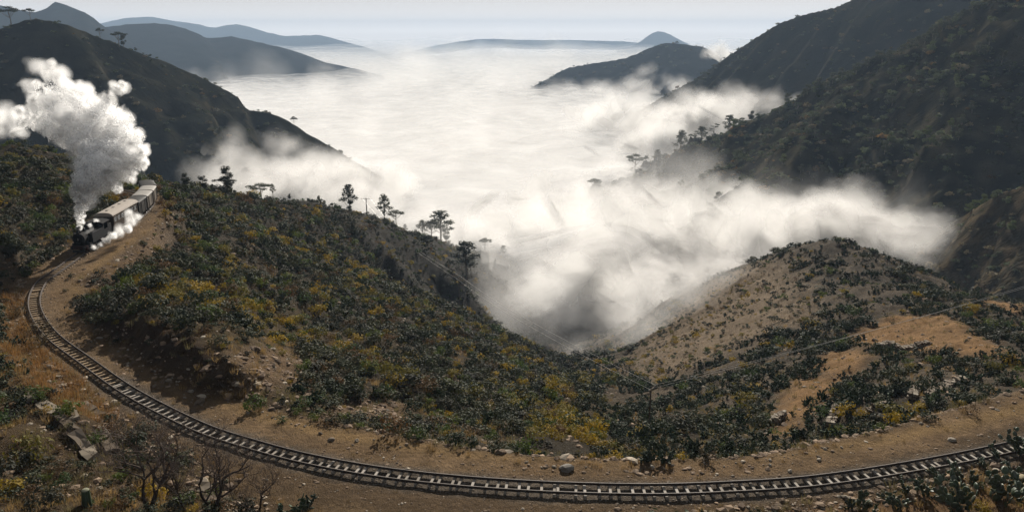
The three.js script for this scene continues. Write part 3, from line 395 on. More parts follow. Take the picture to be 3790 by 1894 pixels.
// ------------------------------------------------------------------ railway track
{
  const tr = thing('railway_track', 'narrow gauge railway track curving around the valley head', 'railway track');
  const N = 620, GA = 0.475, pts = trackCurve.getSpacedPoints(N), T = pts.map((p, i) => new THREE.Vector3().subVectors(pts[Math.min(i + 1, N)], pts[Math.max(i - 1, 0)]).normalize());
  const sweep = (off, prof) => { const P = [], I = [], m = prof.length; for (let i = 0; i <= N; i++) { const nx = -T[i].z, nz = T[i].x; for (const [u, v] of prof) P.push(pts[i].x + nx * (off + u), v, pts[i].z + nz * (off + u)); } for (let i = 0; i < N; i++) for (let k = 0; k < m; k++) { const a = i * m + k, b = i * m + (k + 1) % m; I.push(a, b, a + m, b, b + m, a + m); } const g = new THREE.BufferGeometry(); g.setAttribute('position', new THREE.BufferAttribute(new Float32Array(P), 3)); g.setIndex(I); const q = g.toNonIndexed(); q.computeVertexNormals(); return q; };
  const railMat = std(0.055, 0.042, 0.035, 0.7), headMat = std(0.13, 0.11, 0.095, 0.65);
  for (const off of [-GA, GA]) { const rail = put('rail', sweep(off, [[-0.06, 0.15], [-0.055, 0.175], [-0.015, 0.19], [-0.015, 0.245], [-0.036, 0.255], [-0.036, 0.285], [0.036, 0.285], [0.036, 0.255], [0.015, 0.245], [0.015, 0.19], [0.055, 0.175], [0.06, 0.15]]), railMat, tr); put('rail_head', sweep(off, [[-0.03, 0.285], [-0.026, 0.292], [0.026, 0.292], [0.03, 0.285]]), headMat, rail); }
  const r = mulberry(5), n = Math.floor(TRACKLEN / 0.63), geos = [0, 1, 2].map((k) => { const g = bx(0.15, 0.12, 1.28 + 0.06 * k, 0, 0.098, 0); return g; });
  const pale = [std(0.30, 0.27, 0.235, 0.7), std(0.25, 0.22, 0.185, 0.7), std(0.2, 0.175, 0.145, 0.75)], dusty = [std(0.30, 0.22, 0.14, 0.9), std(0.25, 0.185, 0.12, 0.9)];
  const order = [...Array(n).keys()].map((i) => { const s = Math.min(1, (i + 0.5 + (r() - 0.5) * 0.4 + (i % 9 === 4 ? 0.3 : 0)) / n); return { s, p: trackCurve.getPointAt(s) }; }).sort((a, b) => a.p.length() - b.p.length()), M4 = new THREE.Matrix4(), rest = [];
  order.forEach(({ s, p }, i) => { const t = trackCurve.getTangentAt(s), far = p.x < -29, y = -0.012 + (far ? -0.03 : 0) - (r() < 0.15 ? 0.05 : 0.02 * r()), ry = Math.atan2(-t.z, t.x) + (r() - 0.5) * 0.07, k = Math.floor(r() * 3); if (i < 300) { const m = put('sleeper', geos[k], far ? dusty[i % 2] : pale[k], tr); m.position.set(p.x, y, p.z); m.rotation.y = ry; } else rest.push(geos[k].clone().applyMatrix4(M4.makeRotationY(ry).setPosition(p.x, y, p.z))); });
  if (rest.length) put('distant_sleepers', mergeGeometries(rest), dusty[0], tr).userData.kind = 'stuff';
}
// ------------------------------------------------------------------ train
const trainS = (D) => { let best = 0, bd = 1e9; for (let i = 0; i <= 2000; i++) { const p = trackCurve.getPointAt(i / 2000), d = Math.abs(p.z + D) + (p.x > -30 ? 100 : 0); if (d < bd) { bd = d; best = i / 2000; } } return best * TRACKLEN; };
const S0 = trainS(-onLevel(296, 938, 0.3)[1]);
function onTrack(g, s0, len) { const a = trackCurve.getPointAt(Math.min(1, s0 / TRACKLEN)), b = trackCurve.getPointAt(Math.min(1, (s0 + len) / TRACKLEN)); g.position.set((a.x + b.x) / 2, 0.29, (a.z + b.z) / 2); g.rotation.y = Math.atan2(-(a.z - b.z), a.x - b.x); g.scale.setScalar(0.93); return g; }
const black = std(0.010, 0.010, 0.011, 0.7), soot = std(0.014, 0.013, 0.013, 0.9), steel = std(0.35, 0.34, 0.33, 0.4, { metalness: 0.8 }), brass = std(0.05, 0.04, 0.03, 0.7), glass = std(0.03, 0.035, 0.04, 0.1), iron = std(0.03, 0.027, 0.025, 0.8), redPaint = std(0.035, 0.012, 0.010, 0.8);
function wheelSet(parent, x, r, z, mat = iron) { for (const s of [-1, 1]) { const w = put('wheel', merge(cyl(r, r, 0.09, x, r, s * z, 'z', 24), cyl(r * 0.25, r * 0.25, 0.16, x, r, s * z, 'z', 10), cyl(r * 1.06, r * 1.06, 0.03, x, r, s * (z - 0.05), 'z', 24)), mat, parent); put('tyre', (() => { const g = new THREE.TorusGeometry(r * 0.93, 0.025, 5, 24); g.translate(x, r, s * (z + 0.046)); return g; })(), steel, w); } }
const LOCO = 7.4 * 0.93, K = 0.93;
const loco = onTrack(thing('steam_locomotive', 'black steam tank locomotive at the head of the train', 'locomotive'), S0, LOCO);
{
  put('frame', merge(bx(7.0, 0.28, 1.5, 0, 0.72, 0), bx(6.6, 0.06, 2.1, -0.1, 0.89, 0)), soot, loco);
  put('buffer_beam', merge(bx(0.14, 0.42, 2.05, 3.56, 0.72, 0)), redPaint, loco);
  put('cow_catcher', merge(bx(0.08, 0.3, 1.6, 3.66, 0.28, 0, 0, 0.25), ...[-0.6, -0.2, 0.2, 0.6].map((z) => bx(0.3, 0.05, 0.06, 3.55, 0.35, z))), iron, loco);
  put('smokebox', merge(cyl(0.72, 0.72, 1.0, 3.0, 1.75, 0, 'x', 28), bx(0.9, 0.55, 1.1, 3.0, 1.1, 0)), soot, loco);
  const door = put('smokebox_door', merge(cyl(0.66, 0.5, 0.1, 3.55, 1.75, 0, 'x', 28), bx(0.05, 0.06, 1.1, 3.6, 1.95, 0), bx(0.05, 0.06, 1.1, 3.6, 1.55, 0)), black, loco);
  put('door_handle', merge(bx(0.06, 0.28, 0.05, 3.64, 1.75, 0), cyl(0.05, 0.05, 0.1, 3.63, 1.75, 0, 'x', 10)), steel, door);
  put('boiler', merge(cyl(0.68, 0.68, 3.7, 0.7, 1.78, 0, 'x', 28), ...[2.3, 1.3, 0.3].map((x) => cyl(0.695, 0.695, 0.06, x, 1.78, 0, 'x', 28))), black, loco);
  put('chimney', (() => { const g = new THREE.LatheGeometry([[0.26, 0], [0.2, 0.12], [0.19, 0.55], [0.22, 0.72], [0.29, 0.78], [0.29, 0.84], [0.2, 0.84], [0.17, 0.4]].map(([a, b]) => new THREE.Vector2(a, b)), 20); g.translate(3.0, 2.4, 0); return g; })(), soot, loco);
  const dome = (x, r, h) => { const g = new THREE.LatheGeometry([[r * 1.15, 0], [r, 0.08], [r, h * 0.6], [r * 0.75, h * 0.88], [0.01, h]].map(([a, b]) => new THREE.Vector2(a, b)), 20); g.translate(x, 2.4, 0); return g; };
  put('steam_dome', dome(1.0, 0.33, 0.62), black, loco); put('sand_dome', dome(2.0, 0.28, 0.48), black, loco);
  for (const s of [-1, 1]) { const t = put('side_tank', merge(bx(3.3, 1.15, 0.48, 0.55, 1.5, s * 0.88), bx(3.34, 0.05, 0.52, 0.55, 2.09, s * 0.88)), black, loco); put('tank_filler', cyl(0.14, 0.14, 0.12, 1.8, 2.17, s * 0.88), black, t); }
  const cab = put('cab', merge(bx(0.06, 1.7, 2.15, -1.15, 1.75, 0), bx(0.06, 1.7, 2.15, -2.75, 1.75, 0), ...[-1, 1].flatMap((s) => [bx(1.6, 0.85, 0.05, -1.95, 1.33, s * 1.05), bx(0.25, 0.8, 0.05, -1.28, 2.15, s * 1.05), bx(0.25, 0.8, 0.05, -2.62, 2.15, s * 1.05), bx(1.6, 0.12, 0.05, -1.95, 2.55, s * 1.05)])), black, loco);
  for (const s of [-1, 1]) put('window', cyl(0.2, 0.2, 0.03, -1.11, 2.25, s * 0.8, 'x', 16), glass, cab);
  const roofGeo = new THREE.CylinderGeometry(2.1, 2.1, 2.1, 24, 1, false, -0.56, 1.12); roofGeo.rotateZ(Math.PI / 2); roofGeo.rotateX(0); const rg = (() => { const sh = new THREE.Shape(); sh.moveTo(-1.2, 0); sh.quadraticCurveTo(0, 0.42, 1.2, 0); sh.lineTo(1.2, 0.06); sh.quadraticCurveTo(0, 0.48, -1.2, 0.06); const g = new THREE.ExtrudeGeometry(sh, { depth: 2.1, bevelEnabled: false, curveSegments: 10 }); g.rotateY(Math.PI / 2); g.translate(-3.0, 2.6, 0); return g; })();
  put('cab_roof', rg, soot, loco);
  put('coal_bunker', merge(bx(0.85, 1.25, 2.1, -3.2, 1.5, 0), bx(0.7, 0.2, 1.7, -3.2, 2.2, 0)), soot, loco);
  for (const s of [-1, 1]) { for (const [x, r] of [[2.75, 0.2], [-0.1, 0.25]]) put('cylinder', merge(cyl(r + 0.06, r + 0.06, 0.62, x, 0.62, s * 0.95, 'x', 18), bx(0.5, 0.3, 0.3, x, 0.95, s * 0.92)), black, loco); put('coupling_rod', merge(bx(1.9, 0.09, 0.05, 1.35, 0.42, s * 0.72), bx(1.9, 0.09, 0.05, -1.5, 0.42, s * 0.72)), steel, loco); put('handrail', merge(cyl(0.02, 0.02, 3.4, 0.9, 2.2, s * 0.72, 'x', 6)), brass, loco); put('buffer', merge(cyl(0.07, 0.07, 0.35, 3.8, 0.75, s * 0.7, 'x', 10), cyl(0.17, 0.17, 0.05, 3.97, 0.75, s * 0.7, 'x', 14)), iron, loco); }
  for (const x of [2.1, 1.3, 0.5, -0.75, -1.55, -2.35]) wheelSet(loco, x, 0.42, 0.52);
  const lamp = put('headlamp', merge(cyl(0.17, 0.17, 0.22, 3.45, 2.62, 0, 'x', 16), bx(0.16, 0.2, 0.16, 3.4, 2.45, 0)), black, loco); put('lens', cyl(0.13, 0.13, 0.03, 3.575, 2.62, 0, 'x', 16), glass, lamp);
}
function roofShape(w, len, rise, thick, x, y) { const sh = new THREE.Shape(), h = w / 2; sh.moveTo(-h, 0); sh.bezierCurveTo(-h * 0.92, rise * 0.75, -h * 0.5, rise, 0, rise); sh.bezierCurveTo(h * 0.5, rise, h * 0.92, rise * 0.75, h, 0); sh.lineTo(h - 0.05, -thick); sh.lineTo(-h + 0.05, -thick); const g = new THREE.ExtrudeGeometry(sh, { depth: len, bevelEnabled: true, bevelSize: 0.03, bevelThickness: 0.03, bevelSegments: 1, curveSegments: 8 }); g.rotateY(Math.PI / 2); g.translate(x - len / 2, y, 0); return g; }
function underframe(t, len) { put('frame', merge(bx(len - 0.3, 0.2, 1.7, 0, 0.72, 0), ...[-1, 1].map((s) => bx(0.12, 0.34, 2.1, s * (len / 2 - 0.1), 0.72, 0))), iron, t); const bogies = len > 7; for (const s of [-1, 1]) { const b = put('bogie', merge(bx(bogies ? 1.7 : 0.9, 0.26, 0.12, s * (len * 0.32), 0.42, 0.68), bx(bogies ? 1.7 : 0.9, 0.26, 0.12, s * (len * 0.32), 0.42, -0.68)), iron, t); for (const q of bogies ? [-0.55, 0.55] : [0]) wheelSet(b, s * len * 0.32 + q, 0.33, 0.52); put('coupling', merge(bx(0.4, 0.14, 0.14, s * (len / 2 + 0.12), 0.7, 0)), iron, t); } }
{
  const L = 8.4, car = onTrack(thing('railway_carriage', 'passenger carriage with a pale rounded roof behind the locomotive', 'carriage'), S0 + LOCO + 0.5, L * K);
  underframe(car, L);
  const wood = std(0.045, 0.032, 0.024, 0.75), trim = std(0.08, 0.06, 0.045, 0.75), pale = std(0.31, 0.275, 0.24, 0.8);
  const body = put('body', merge(bx(L - 0.2, 1.0, 0.07, 0, 1.35, 1.1), bx(L - 0.2, 1.0, 0.07, 0, 1.35, -1.1), bx(L - 0.2, 0.2, 0.07, 0, 2.72, 1.1), bx(L - 0.2, 0.2, 0.07, 0, 2.72, -1.1), bx(0.08, 1.98, 2.12, L / 2 - 0.1, 1.84, 0), bx(0.08, 1.98, 2.12, -L / 2 + 0.1, 1.84, 0), bx(L - 0.3, 0.08, 2.1, 0, 0.88, 0)), wood, car);
  for (const s of [-1, 1]) for (let i = 0; i < 8; i++) { put('window_post', bx(0.22, 0.77, 0.08, -L / 2 + 0.25 + i * (L - 0.5) / 7, 2.235, s * 1.1), wood, body); if (i < 7) { const w = put('window', bx((L - 0.5) / 7 - 0.26, 0.74, 0.02, -L / 2 + 0.25 + (i + 0.5) * (L - 0.5) / 7, 2.235, s * 1.09), glass, car); put('window_frame', merge(bx((L - 0.5) / 7 - 0.24, 0.05, 0.05, -L / 2 + 0.25 + (i + 0.5) * (L - 0.5) / 7, 1.88, s * 1.12), bx((L - 0.5) / 7 - 0.24, 0.05, 0.05, -L / 2 + 0.25 + (i + 0.5) * (L - 0.5) / 7, 2.59, s * 1.12)), trim, w); } }
  const end = put('end_door', bx(0.05, 1.75, 0.7, L / 2 - 0.04, 1.78, 0), trim, car); put('door_window', bx(0.03, 0.6, 0.45, L / 2, 2.2, 0), glass, end);
  put('roof', roofShape(2.42, L + 0.35, 0.42, 0.06, 0, 2.86), pale, car);
  put('roof_vent', merge(...[-3, -1, 1, 3].map((x) => bx(0.35, 0.14, 0.3, x, 3.32, 0))), std(0.22, 0.2, 0.18, 0.75), car);
  let s = S0 + LOCO + L * K + 1.0;
  const vans = [['flat dark roofed goods van right behind the pale carriage', 3.9, 0.03, 0.03], ['goods van with a pale grey roof, nearer of the two pale ones', 3.6, 0.26, 0.14], ['goods van with a pale grey roof, farther of the two pale ones', 3.6, 0.28, 0.14], ['dark goods van at the tail of the train in the bend', 4.6, 0.03, 0.02]];
  for (const [label, len, rf, sd] of vans) {
    const v = onTrack(thing('goods_van', label, 'goods van', [0, 0, 0], 0, 'goods vans at the tail of the train'), s, len * K); s += len * K + 0.5; underframe(v, len);
    const side = std(sd, sd * 0.85, sd * 0.7, 0.7), b = put('body', merge(bx(len - 0.2, 1.75, 2.1, 0, 1.72, 0)), side, v);
    put('corner_post', merge(...[-1, 1].flatMap((a) => [-1, 1].map((c) => bx(0.09, 1.77, 0.09, a * (len / 2 - 0.1), 1.72, c * 1.05))), ...[-1, 1].flatMap((c) => [-0.3, 0.3].map((x) => bx(0.08, 1.75, 0.05, x * len, 1.72, c * 1.07)))), std(sd * 0.7, sd * 0.6, sd * 0.5, 0.7), b);
    for (const c of [-1, 1]) { const d = put('sliding_door', bx(1.3, 1.55, 0.05, 0, 1.7, c * 1.085), std(sd * 0.85, sd * 0.72, sd * 0.58, 0.7), v); put('door_bar', bx(1.4, 0.06, 0.04, 0, 2.52, c * 1.1), iron, d); }
    put('roof', roofShape(2.3, len + 0.1, 0.26, 0.05, 0, 2.63), std(rf, rf * 0.94, rf * 0.86, 0.7), v);
  }
}
// ------------------------------------------------------------------ steam: hundreds of thousands of drifting droplet flakes
const chimneyTop = new THREE.Vector3(3.0, 3.24, 0); loco.updateMatrixWorld(true); loco.localToWorld(chimneyTop);
const steamMat = new THREE.MeshPhysicalMaterial({ color: new THREE.Color().setRGB(0.985, 0.985, 0.985), roughness: 1, transmission: 0.82, thickness: 0, side: THREE.DoubleSide, specularIntensity: 0 });
const vapourMat = new THREE.MeshPhysicalMaterial({ color: new THREE.Color().setRGB(0.985, 0.985, 0.985), roughness: 1, transmission: 0.6, thickness: 0, side: THREE.DoubleSide, specularIntensity: 0, vertexColors: true, transparent: true, alphaMap: softMap });
function steam(name, label, blobs, o) {
  const B = blobs.map(([x, y, r, D, k = 1]) => { const p = at(x, y, D - 88.2 - chimneyTop.z); return [p.x, p.y, p.z, r * D / 2810 * 1.02, k]; });
  const r = mulberry(o.seed), P = [];
  const lo = [1e9, 1e9, 1e9], hi = [-1e9, -1e9, -1e9]; for (const b of B) for (let i = 0; i < 3; i++) { lo[i] = Math.min(lo[i], b[i] - b[3] * 1.25); hi[i] = Math.max(hi[i], b[i] + b[3] * 1.25); }
  const fs = o.scale;
  const field = (x, y, z) => { let m = 0, thin = 1, best = -9; for (const b of B) { const d = Math.hypot(x - b[0], y - b[1], z - b[2]), v = 1 - d / b[3]; if (v > best) { best = v; m = b[3]; thin = b[4]; } } if (best < -0.6) return [-1, 1]; const s = clamp(m, 0.3, 1.8) * fs; const n1 = 1 - Math.abs(noise3(x / s, y / s, z / s)) * 1.7, n2 = 1 - Math.abs(noise3(x / s * 2.3 + 5, y / s * 2.3, z / s * 2.3)) * 1.7, n3 = noise3(x / s * 5 + 2, y / s * 5, z / s * 5); const wob = 0.55 * n1 + 0.28 * n2 + 0.13 * n3 - 0.5; return [(best + (thin < 1 ? 0.85 : 0.48) * wob) * m, thin]; };
  const cell = o.cell, vol = cell ** 3;
  for (let x = lo[0]; x < hi[0]; x += cell) for (let y = lo[1]; y < hi[1]; y += cell) for (let z = lo[2]; z < hi[2]; z += cell) {
    const [f, thin] = field(x + cell / 2, y + cell / 2, z + cell / 2); if (f < -cell) continue;
    if (thin < 0.35) continue;
    const deep = f > 2.6 && thin === 1, low = sstep(o.y1, o.y0, y), soft = thin < 1 ? 1.0 : lerp(1.3, 0.4, low), size = deep ? o.flake * 2.2 : thin < 1 ? o.flake * 0.5 : f < 0.9 ? o.flake * 0.6 : o.flake;
    const dens = (deep ? o.sigma * 0.8 : o.sigma * lerp(0.55, 1.6, low)) * thin / (0.2165 * size * size); let n = dens * vol; n = Math.floor(n) + (r() < n % 1 ? 1 : 0);
    for (let k = 0; k < n; k++) {
      const px = x + r() * cell, py = y + r() * cell, pz = z + r() * cell, [g] = deep ? [f] : field(px, py, pz); if (g < 0.35 * Math.min(1, soft) || (g < soft && r() > (g / soft) ** 1.3)) continue;
      const s = size * (0.75 + 0.5 * r()), a = new THREE.Vector3(r() - 0.5, r() - 0.5, r() - 0.5).normalize(), b = new THREE.Vector3(r() - 0.5, r() - 0.5, r() - 0.5).cross(a).normalize();
      P.push(px + a.x * s * 0.58, py + a.y * s * 0.58, pz + a.z * s * 0.58, px - a.x * s * 0.29 + b.x * s * 0.5, py - a.y * s * 0.29 + b.y * s * 0.5, pz - a.z * s * 0.29 + b.z * s * 0.5, px - a.x * s * 0.29 - b.x * s * 0.5, py - a.y * s * 0.29 - b.y * s * 0.5, pz - a.z * s * 0.29 - b.z * s * 0.5);
    }
  }
  // soft outer vapour: puffs with rounded shading around every billow
  const Q = [], UV = [], C = [], N = [], I = []; let count = 0;
  for (const b of B) {
    const [bx0, by0, bz0, R0, thin] = b, size = Math.max(0.3, R0 * (thin < 1 ? 0.95 : 0.62)), num = Math.round(thin < 1 ? 9 : o.puffs * (1 + 2.5 / (1 + R0)));
    for (let i = 0; i < num; i++) {
      const d = new THREE.Vector3(r() * 2 - 1, r() * 2 - 1, r() * 2 - 1).normalize(), k = R0 * (thin < 1 ? 0.75 * r() : 0.62 + 0.34 * r()), x = bx0 + d.x * k, y = by0 + d.y * k, z = bz0 + d.z * k, s = size * (0.55 + 0.75 * r());
      const E = lean(r, 0.35, 0.9, 0.9, r() * 25), U = new THREE.Vector3(1, 0, 0).applyEuler(E).multiplyScalar(s), V = new THREE.Vector3(0, 0, 1).applyEuler(E).multiplyScalar(s), al = thin < 1 ? Math.min(0.8, thin * (0.7 + 0.9 * r())) : 0.3 + 0.25 * r(), v0 = Q.length / 3; count++;
      const add = (p, q) => { Q.push(x + U.x * p + V.x * q, y + U.y * p + V.y * q, z + U.z * p + V.z * q); UV.push(p * 0.5 + 0.5, q * 0.5 + 0.5); C.push(1, 1, 1, al); N.push(SUN.x * 0.6 + d.x * 0.3, SUN.y * 0.6 + 0.8 + d.y * 0.3, SUN.z * 0.6 + d.z * 0.3); };
      add(0, 0); for (let e = 0; e < 7; e++) add(Math.cos(e / 7 * 6.2832) * 0.98, Math.sin(e / 7 * 6.2832) * 0.98);
      for (let e = 0; e < 7; e++) I.push(v0, v0 + 1 + e, v0 + 1 + (e + 1) % 7);
    }
  }
  const pg = new THREE.BufferGeometry(); pg.setAttribute('position', new THREE.BufferAttribute(new Float32Array(Q), 3)); pg.setAttribute('normal', new THREE.BufferAttribute(new Float32Array(N), 3)); pg.setAttribute('uv', new THREE.BufferAttribute(new Float32Array(UV), 2)); pg.setAttribute('color', new THREE.BufferAttribute(new Float32Array(C), 4)); pg.setIndex(I);
  const G = thing(name, label, 'steam'); G.userData.kind = 'stuff'; console.log(name, P.length / 9, count);
  const a1 = put('droplets', triGeo(P), steamMat, G), a2 = put('vapour', pg, vapourMat, G); a1.userData.kind = a2.userData.kind = 'stuff'; return G;
}
steam('steam_plume', 'tall white billowing plume of steam rising from the locomotive chimney', [
  [293, 842, 7, 88.2], [293, 818, 13, 88.4], [296, 792, 20, 88.7], [300, 765, 28, 89], [290, 735, 26, 89.2], [325, 730, 34, 89.5], [285, 695, 30, 89.5], [318, 690, 44, 90], [360, 690, 36, 90.5], [300, 655, 34, 90], [345, 650, 46, 91], [395, 660, 40, 92], [430, 690, 26, 93], [310, 610, 40, 91.5], [370, 605, 54, 93], [425, 620, 48, 93.5], [465, 640, 34, 94], [340, 560, 52, 94], [410, 560, 60, 95], [470, 580, 50, 95], [505, 560, 38, 96], [520, 610, 22, 95], [290, 530, 46, 96.5], [350, 510, 66, 97.5], [430, 505, 62, 97.5], [490, 510, 42, 97], [240, 500, 48, 98.5], [300, 460, 72, 99.5], [380, 445, 70, 99.5], [445, 455, 50, 99], [190, 470, 48, 100.5], [230, 420, 66, 101.5], [310, 395, 66, 102], [385, 395, 44, 101.5], [160, 420, 46, 102.5], [170, 375, 46, 103.5], [240, 355, 58, 104], [305, 350, 36, 103.5], [120, 440, 34, 103.5], [125, 385, 34, 104.5], [195, 325, 36, 105], [140, 330, 30, 105], [95, 450, 30, 104.5, 0.6], [75, 410, 26, 105, 0.4],
  [45, 430, 44, 106, 0.2], [0, 430, 50, 106, 0.14], [0, 490, 50, 106, 0.13], [60, 480, 34, 105.5, 0.2], [165, 270, 36, 106, 0.2], [130, 245, 34, 106, 0.1], [190, 240, 30, 106, 0.22], [215, 285, 34, 105.5, 0.25], [435, 325, 26, 103, 0.4], [410, 345, 20, 103, 0.16], [452, 310, 14, 103, 0.4], [440, 415, 22, 102, 0.25], [-60, 440, 60, 106, 0.1], [95, 320, 36, 106, 0.12], [525, 560, 26, 95.5, 0.4], [535, 600, 18, 95, 0.3],
], { seed: 21, scale: 0.8, cell: 0.45, sigma: 0.85, flake: 0.17, y0: 9, y1: 18, puffs: 8 });
steam('cylinder_steam', 'low drifting steam escaping beside the locomotive and carriage', [
  [395, 888, 15, 88.5, 0.34], [420, 872, 18, 89.5, 0.34], [445, 856, 22, 91.5, 0.26], [470, 845, 22, 93, 0.4], [488, 818, 24, 95, 0.3], [505, 800, 20, 98, 0.2], [370, 905, 14, 87.5, 0.2], [345, 915, 12, 86.5, 0.22], [480, 792, 20, 97, 0.15], [355, 818, 12, 92, 0.2], [330, 833, 8, 90, 0.3],
], { seed: 22, scale: 0.6, cell: 0.25, sigma: 2.2, flake: 0.15, y0: -5, y1: -4, puffs: 6 });
// ------------------------------------------------------------------ vegetation
const KIND = {
  dark_shrub: { geo: [0, 1, 2, 3].map((k) => bush(100 + k, 210, 0.13, { lumps: 8 })), lite: [0, 1, 2].map((k) => bush(110 + k, 90, 0.2, { lumps: 7 })), mats: [[0.030, 0.040, 0.020], [0.042, 0.050, 0.024], [0.036, 0.036, 0.022], [0.055, 0.058, 0.028]], cat: 'shrub', t: 0.3 },
  yellow_shrub: { geo: [0, 1, 2].map((k) => bush(200 + k, 240, 0.12, { lumps: 9 })), lite: [0, 1].map((k) => bush(210 + k, 100, 0.19, { lumps: 8 })), mats: [[0.27, 0.19, 0.016], [0.19, 0.15, 0.018], [0.32, 0.215, 0.014], [0.14, 0.12, 0.02]], cat: 'shrub', t: 0.45 },
  green_shrub: { geo: [0, 1].map((k) => bush(300 + k, 220, 0.12, { lumps: 8 })), lite: [0, 1].map((k) => bush(310 + k, 95, 0.19, { lumps: 7 })), mats: [[0.075, 0.105, 0.022], [0.095, 0.12, 0.022], [0.055, 0.085, 0.026]], cat: 'shrub', t: 0.45 },
  rust_shrub: { geo: [0, 1].map((k) => bush(400 + k, 200, 0.10, { lumps: 8, stems: 24 })), lite: [0, 1].map((k) => bush(410 + k, 85, 0.17, { lumps: 7, stems: 14 })), mats: [[0.13, 0.07, 0.026], [0.11, 0.068, 0.028], [0.10, 0.075, 0.038]], cat: 'shrub', t: 0.35 },
  prickly_pear: { cat: 'cactus', t: 0 , mats: [[0.035, 0.055, 0.030], [0.048, 0.066, 0.034], [0.04, 0.05, 0.032]] },
};
const padGeo = (() => { const g = new THREE.SphereGeometry(1, 7, 5); g.scale(0.42, 0.55, 0.11); g.translate(0, 0.5, 0); g.deleteAttribute('uv'); return g; })();
function padTree(seed, n) { // pads growing from pads: list of matrices, unit radius about 1
  const r = mulberry(seed), list = [], tips = [];
  for (let i = 0; i < 5; i++) { const a = r() * 6.283, m = new THREE.Matrix4().makeTranslation(Math.cos(a) * 0.32 * r(), 0, Math.sin(a) * 0.32 * r()).multiply(new THREE.Matrix4().makeRotationY(a)).multiply(new THREE.Matrix4().makeRotationZ((r() - 0.5) * 1.2)).multiply(new THREE.Matrix4().makeScale(0.3, 0.3, 0.3)); list.push(m); tips.push(m); }
  while (list.length < n) { const p = tips[Math.floor(r() * tips.length)], m = p.clone().multiply(new THREE.Matrix4().makeTranslation((r() - 0.5) * 0.5, 0.86 + 0.12 * r(), 0)).multiply(new THREE.Matrix4().makeRotationY((r() - 0.5) * 2.4)).multiply(new THREE.Matrix4().makeRotationZ((r() - 0.5) * 1.8)).multiply(new THREE.Matrix4().makeRotationX((r() - 0.5) * 0.7)); const e = m.elements, s = (0.24 + 0.1 * r()) / Math.hypot(e[0], e[1], e[2]); m.scale(new THREE.Vector3(s, s, s)); if (m.elements[13] < 0.05 || m.elements[13] > 1.25 || Math.hypot(m.elements[12], m.elements[14]) > 0.95) continue; list.push(m); tips.push(m); }
  return list;
}
const padLists = [0, 1, 2, 3].map((k) => padTree(500 + k, 46));
KIND.prickly_pear.geo = padLists.map((L) => mergeGeometries(L.map((m) => padGeo.clone().applyMatrix4(m))));
KIND.prickly_pear.lite = KIND.prickly_pear.geo.slice(0, 3);
for (const [k, K] of Object.entries(KIND)) K.m = K.mats.map(([r, g, b]) => k === 'prickly_pear' ? std(r, g, b, 0.7) : leafMat(r, g, b, K.t));
const plants = [];
const rv = mulberry(77);
const plant = (kind, x, z, r, o = {}) => { if (kind === 'prickly_pear' && r > 0.75) { const n = Math.min(7, Math.ceil((r / 0.62) ** 2)); for (let i = 0; i < n; i++) { const a = i * 2.4, d = i ? r * 0.75 * Math.sqrt(i / n) : 0; one(kind, x + Math.cos(a) * d, z + Math.sin(a) * d * 0.8, 0.5 + 0.25 * rv(), i ? { ...o, label: undefined } : o); } } else one(kind, x, z, r, o); };
const one = (kind, x, z, r, o = {}) => plants.push({ kind, x, z, r, y: landY(x, z), turn: rv() * 6.283, sq: 0.8 + 0.4 * rv(), ...o });
const atPx = (kind, px, py, wpx, label) => { const p = hit(px, py); if (!p) return; plant(kind, p.x, p.z, wpx * 0.5 * -p.z / 2810 * 1.15, { label, sure: true }); };
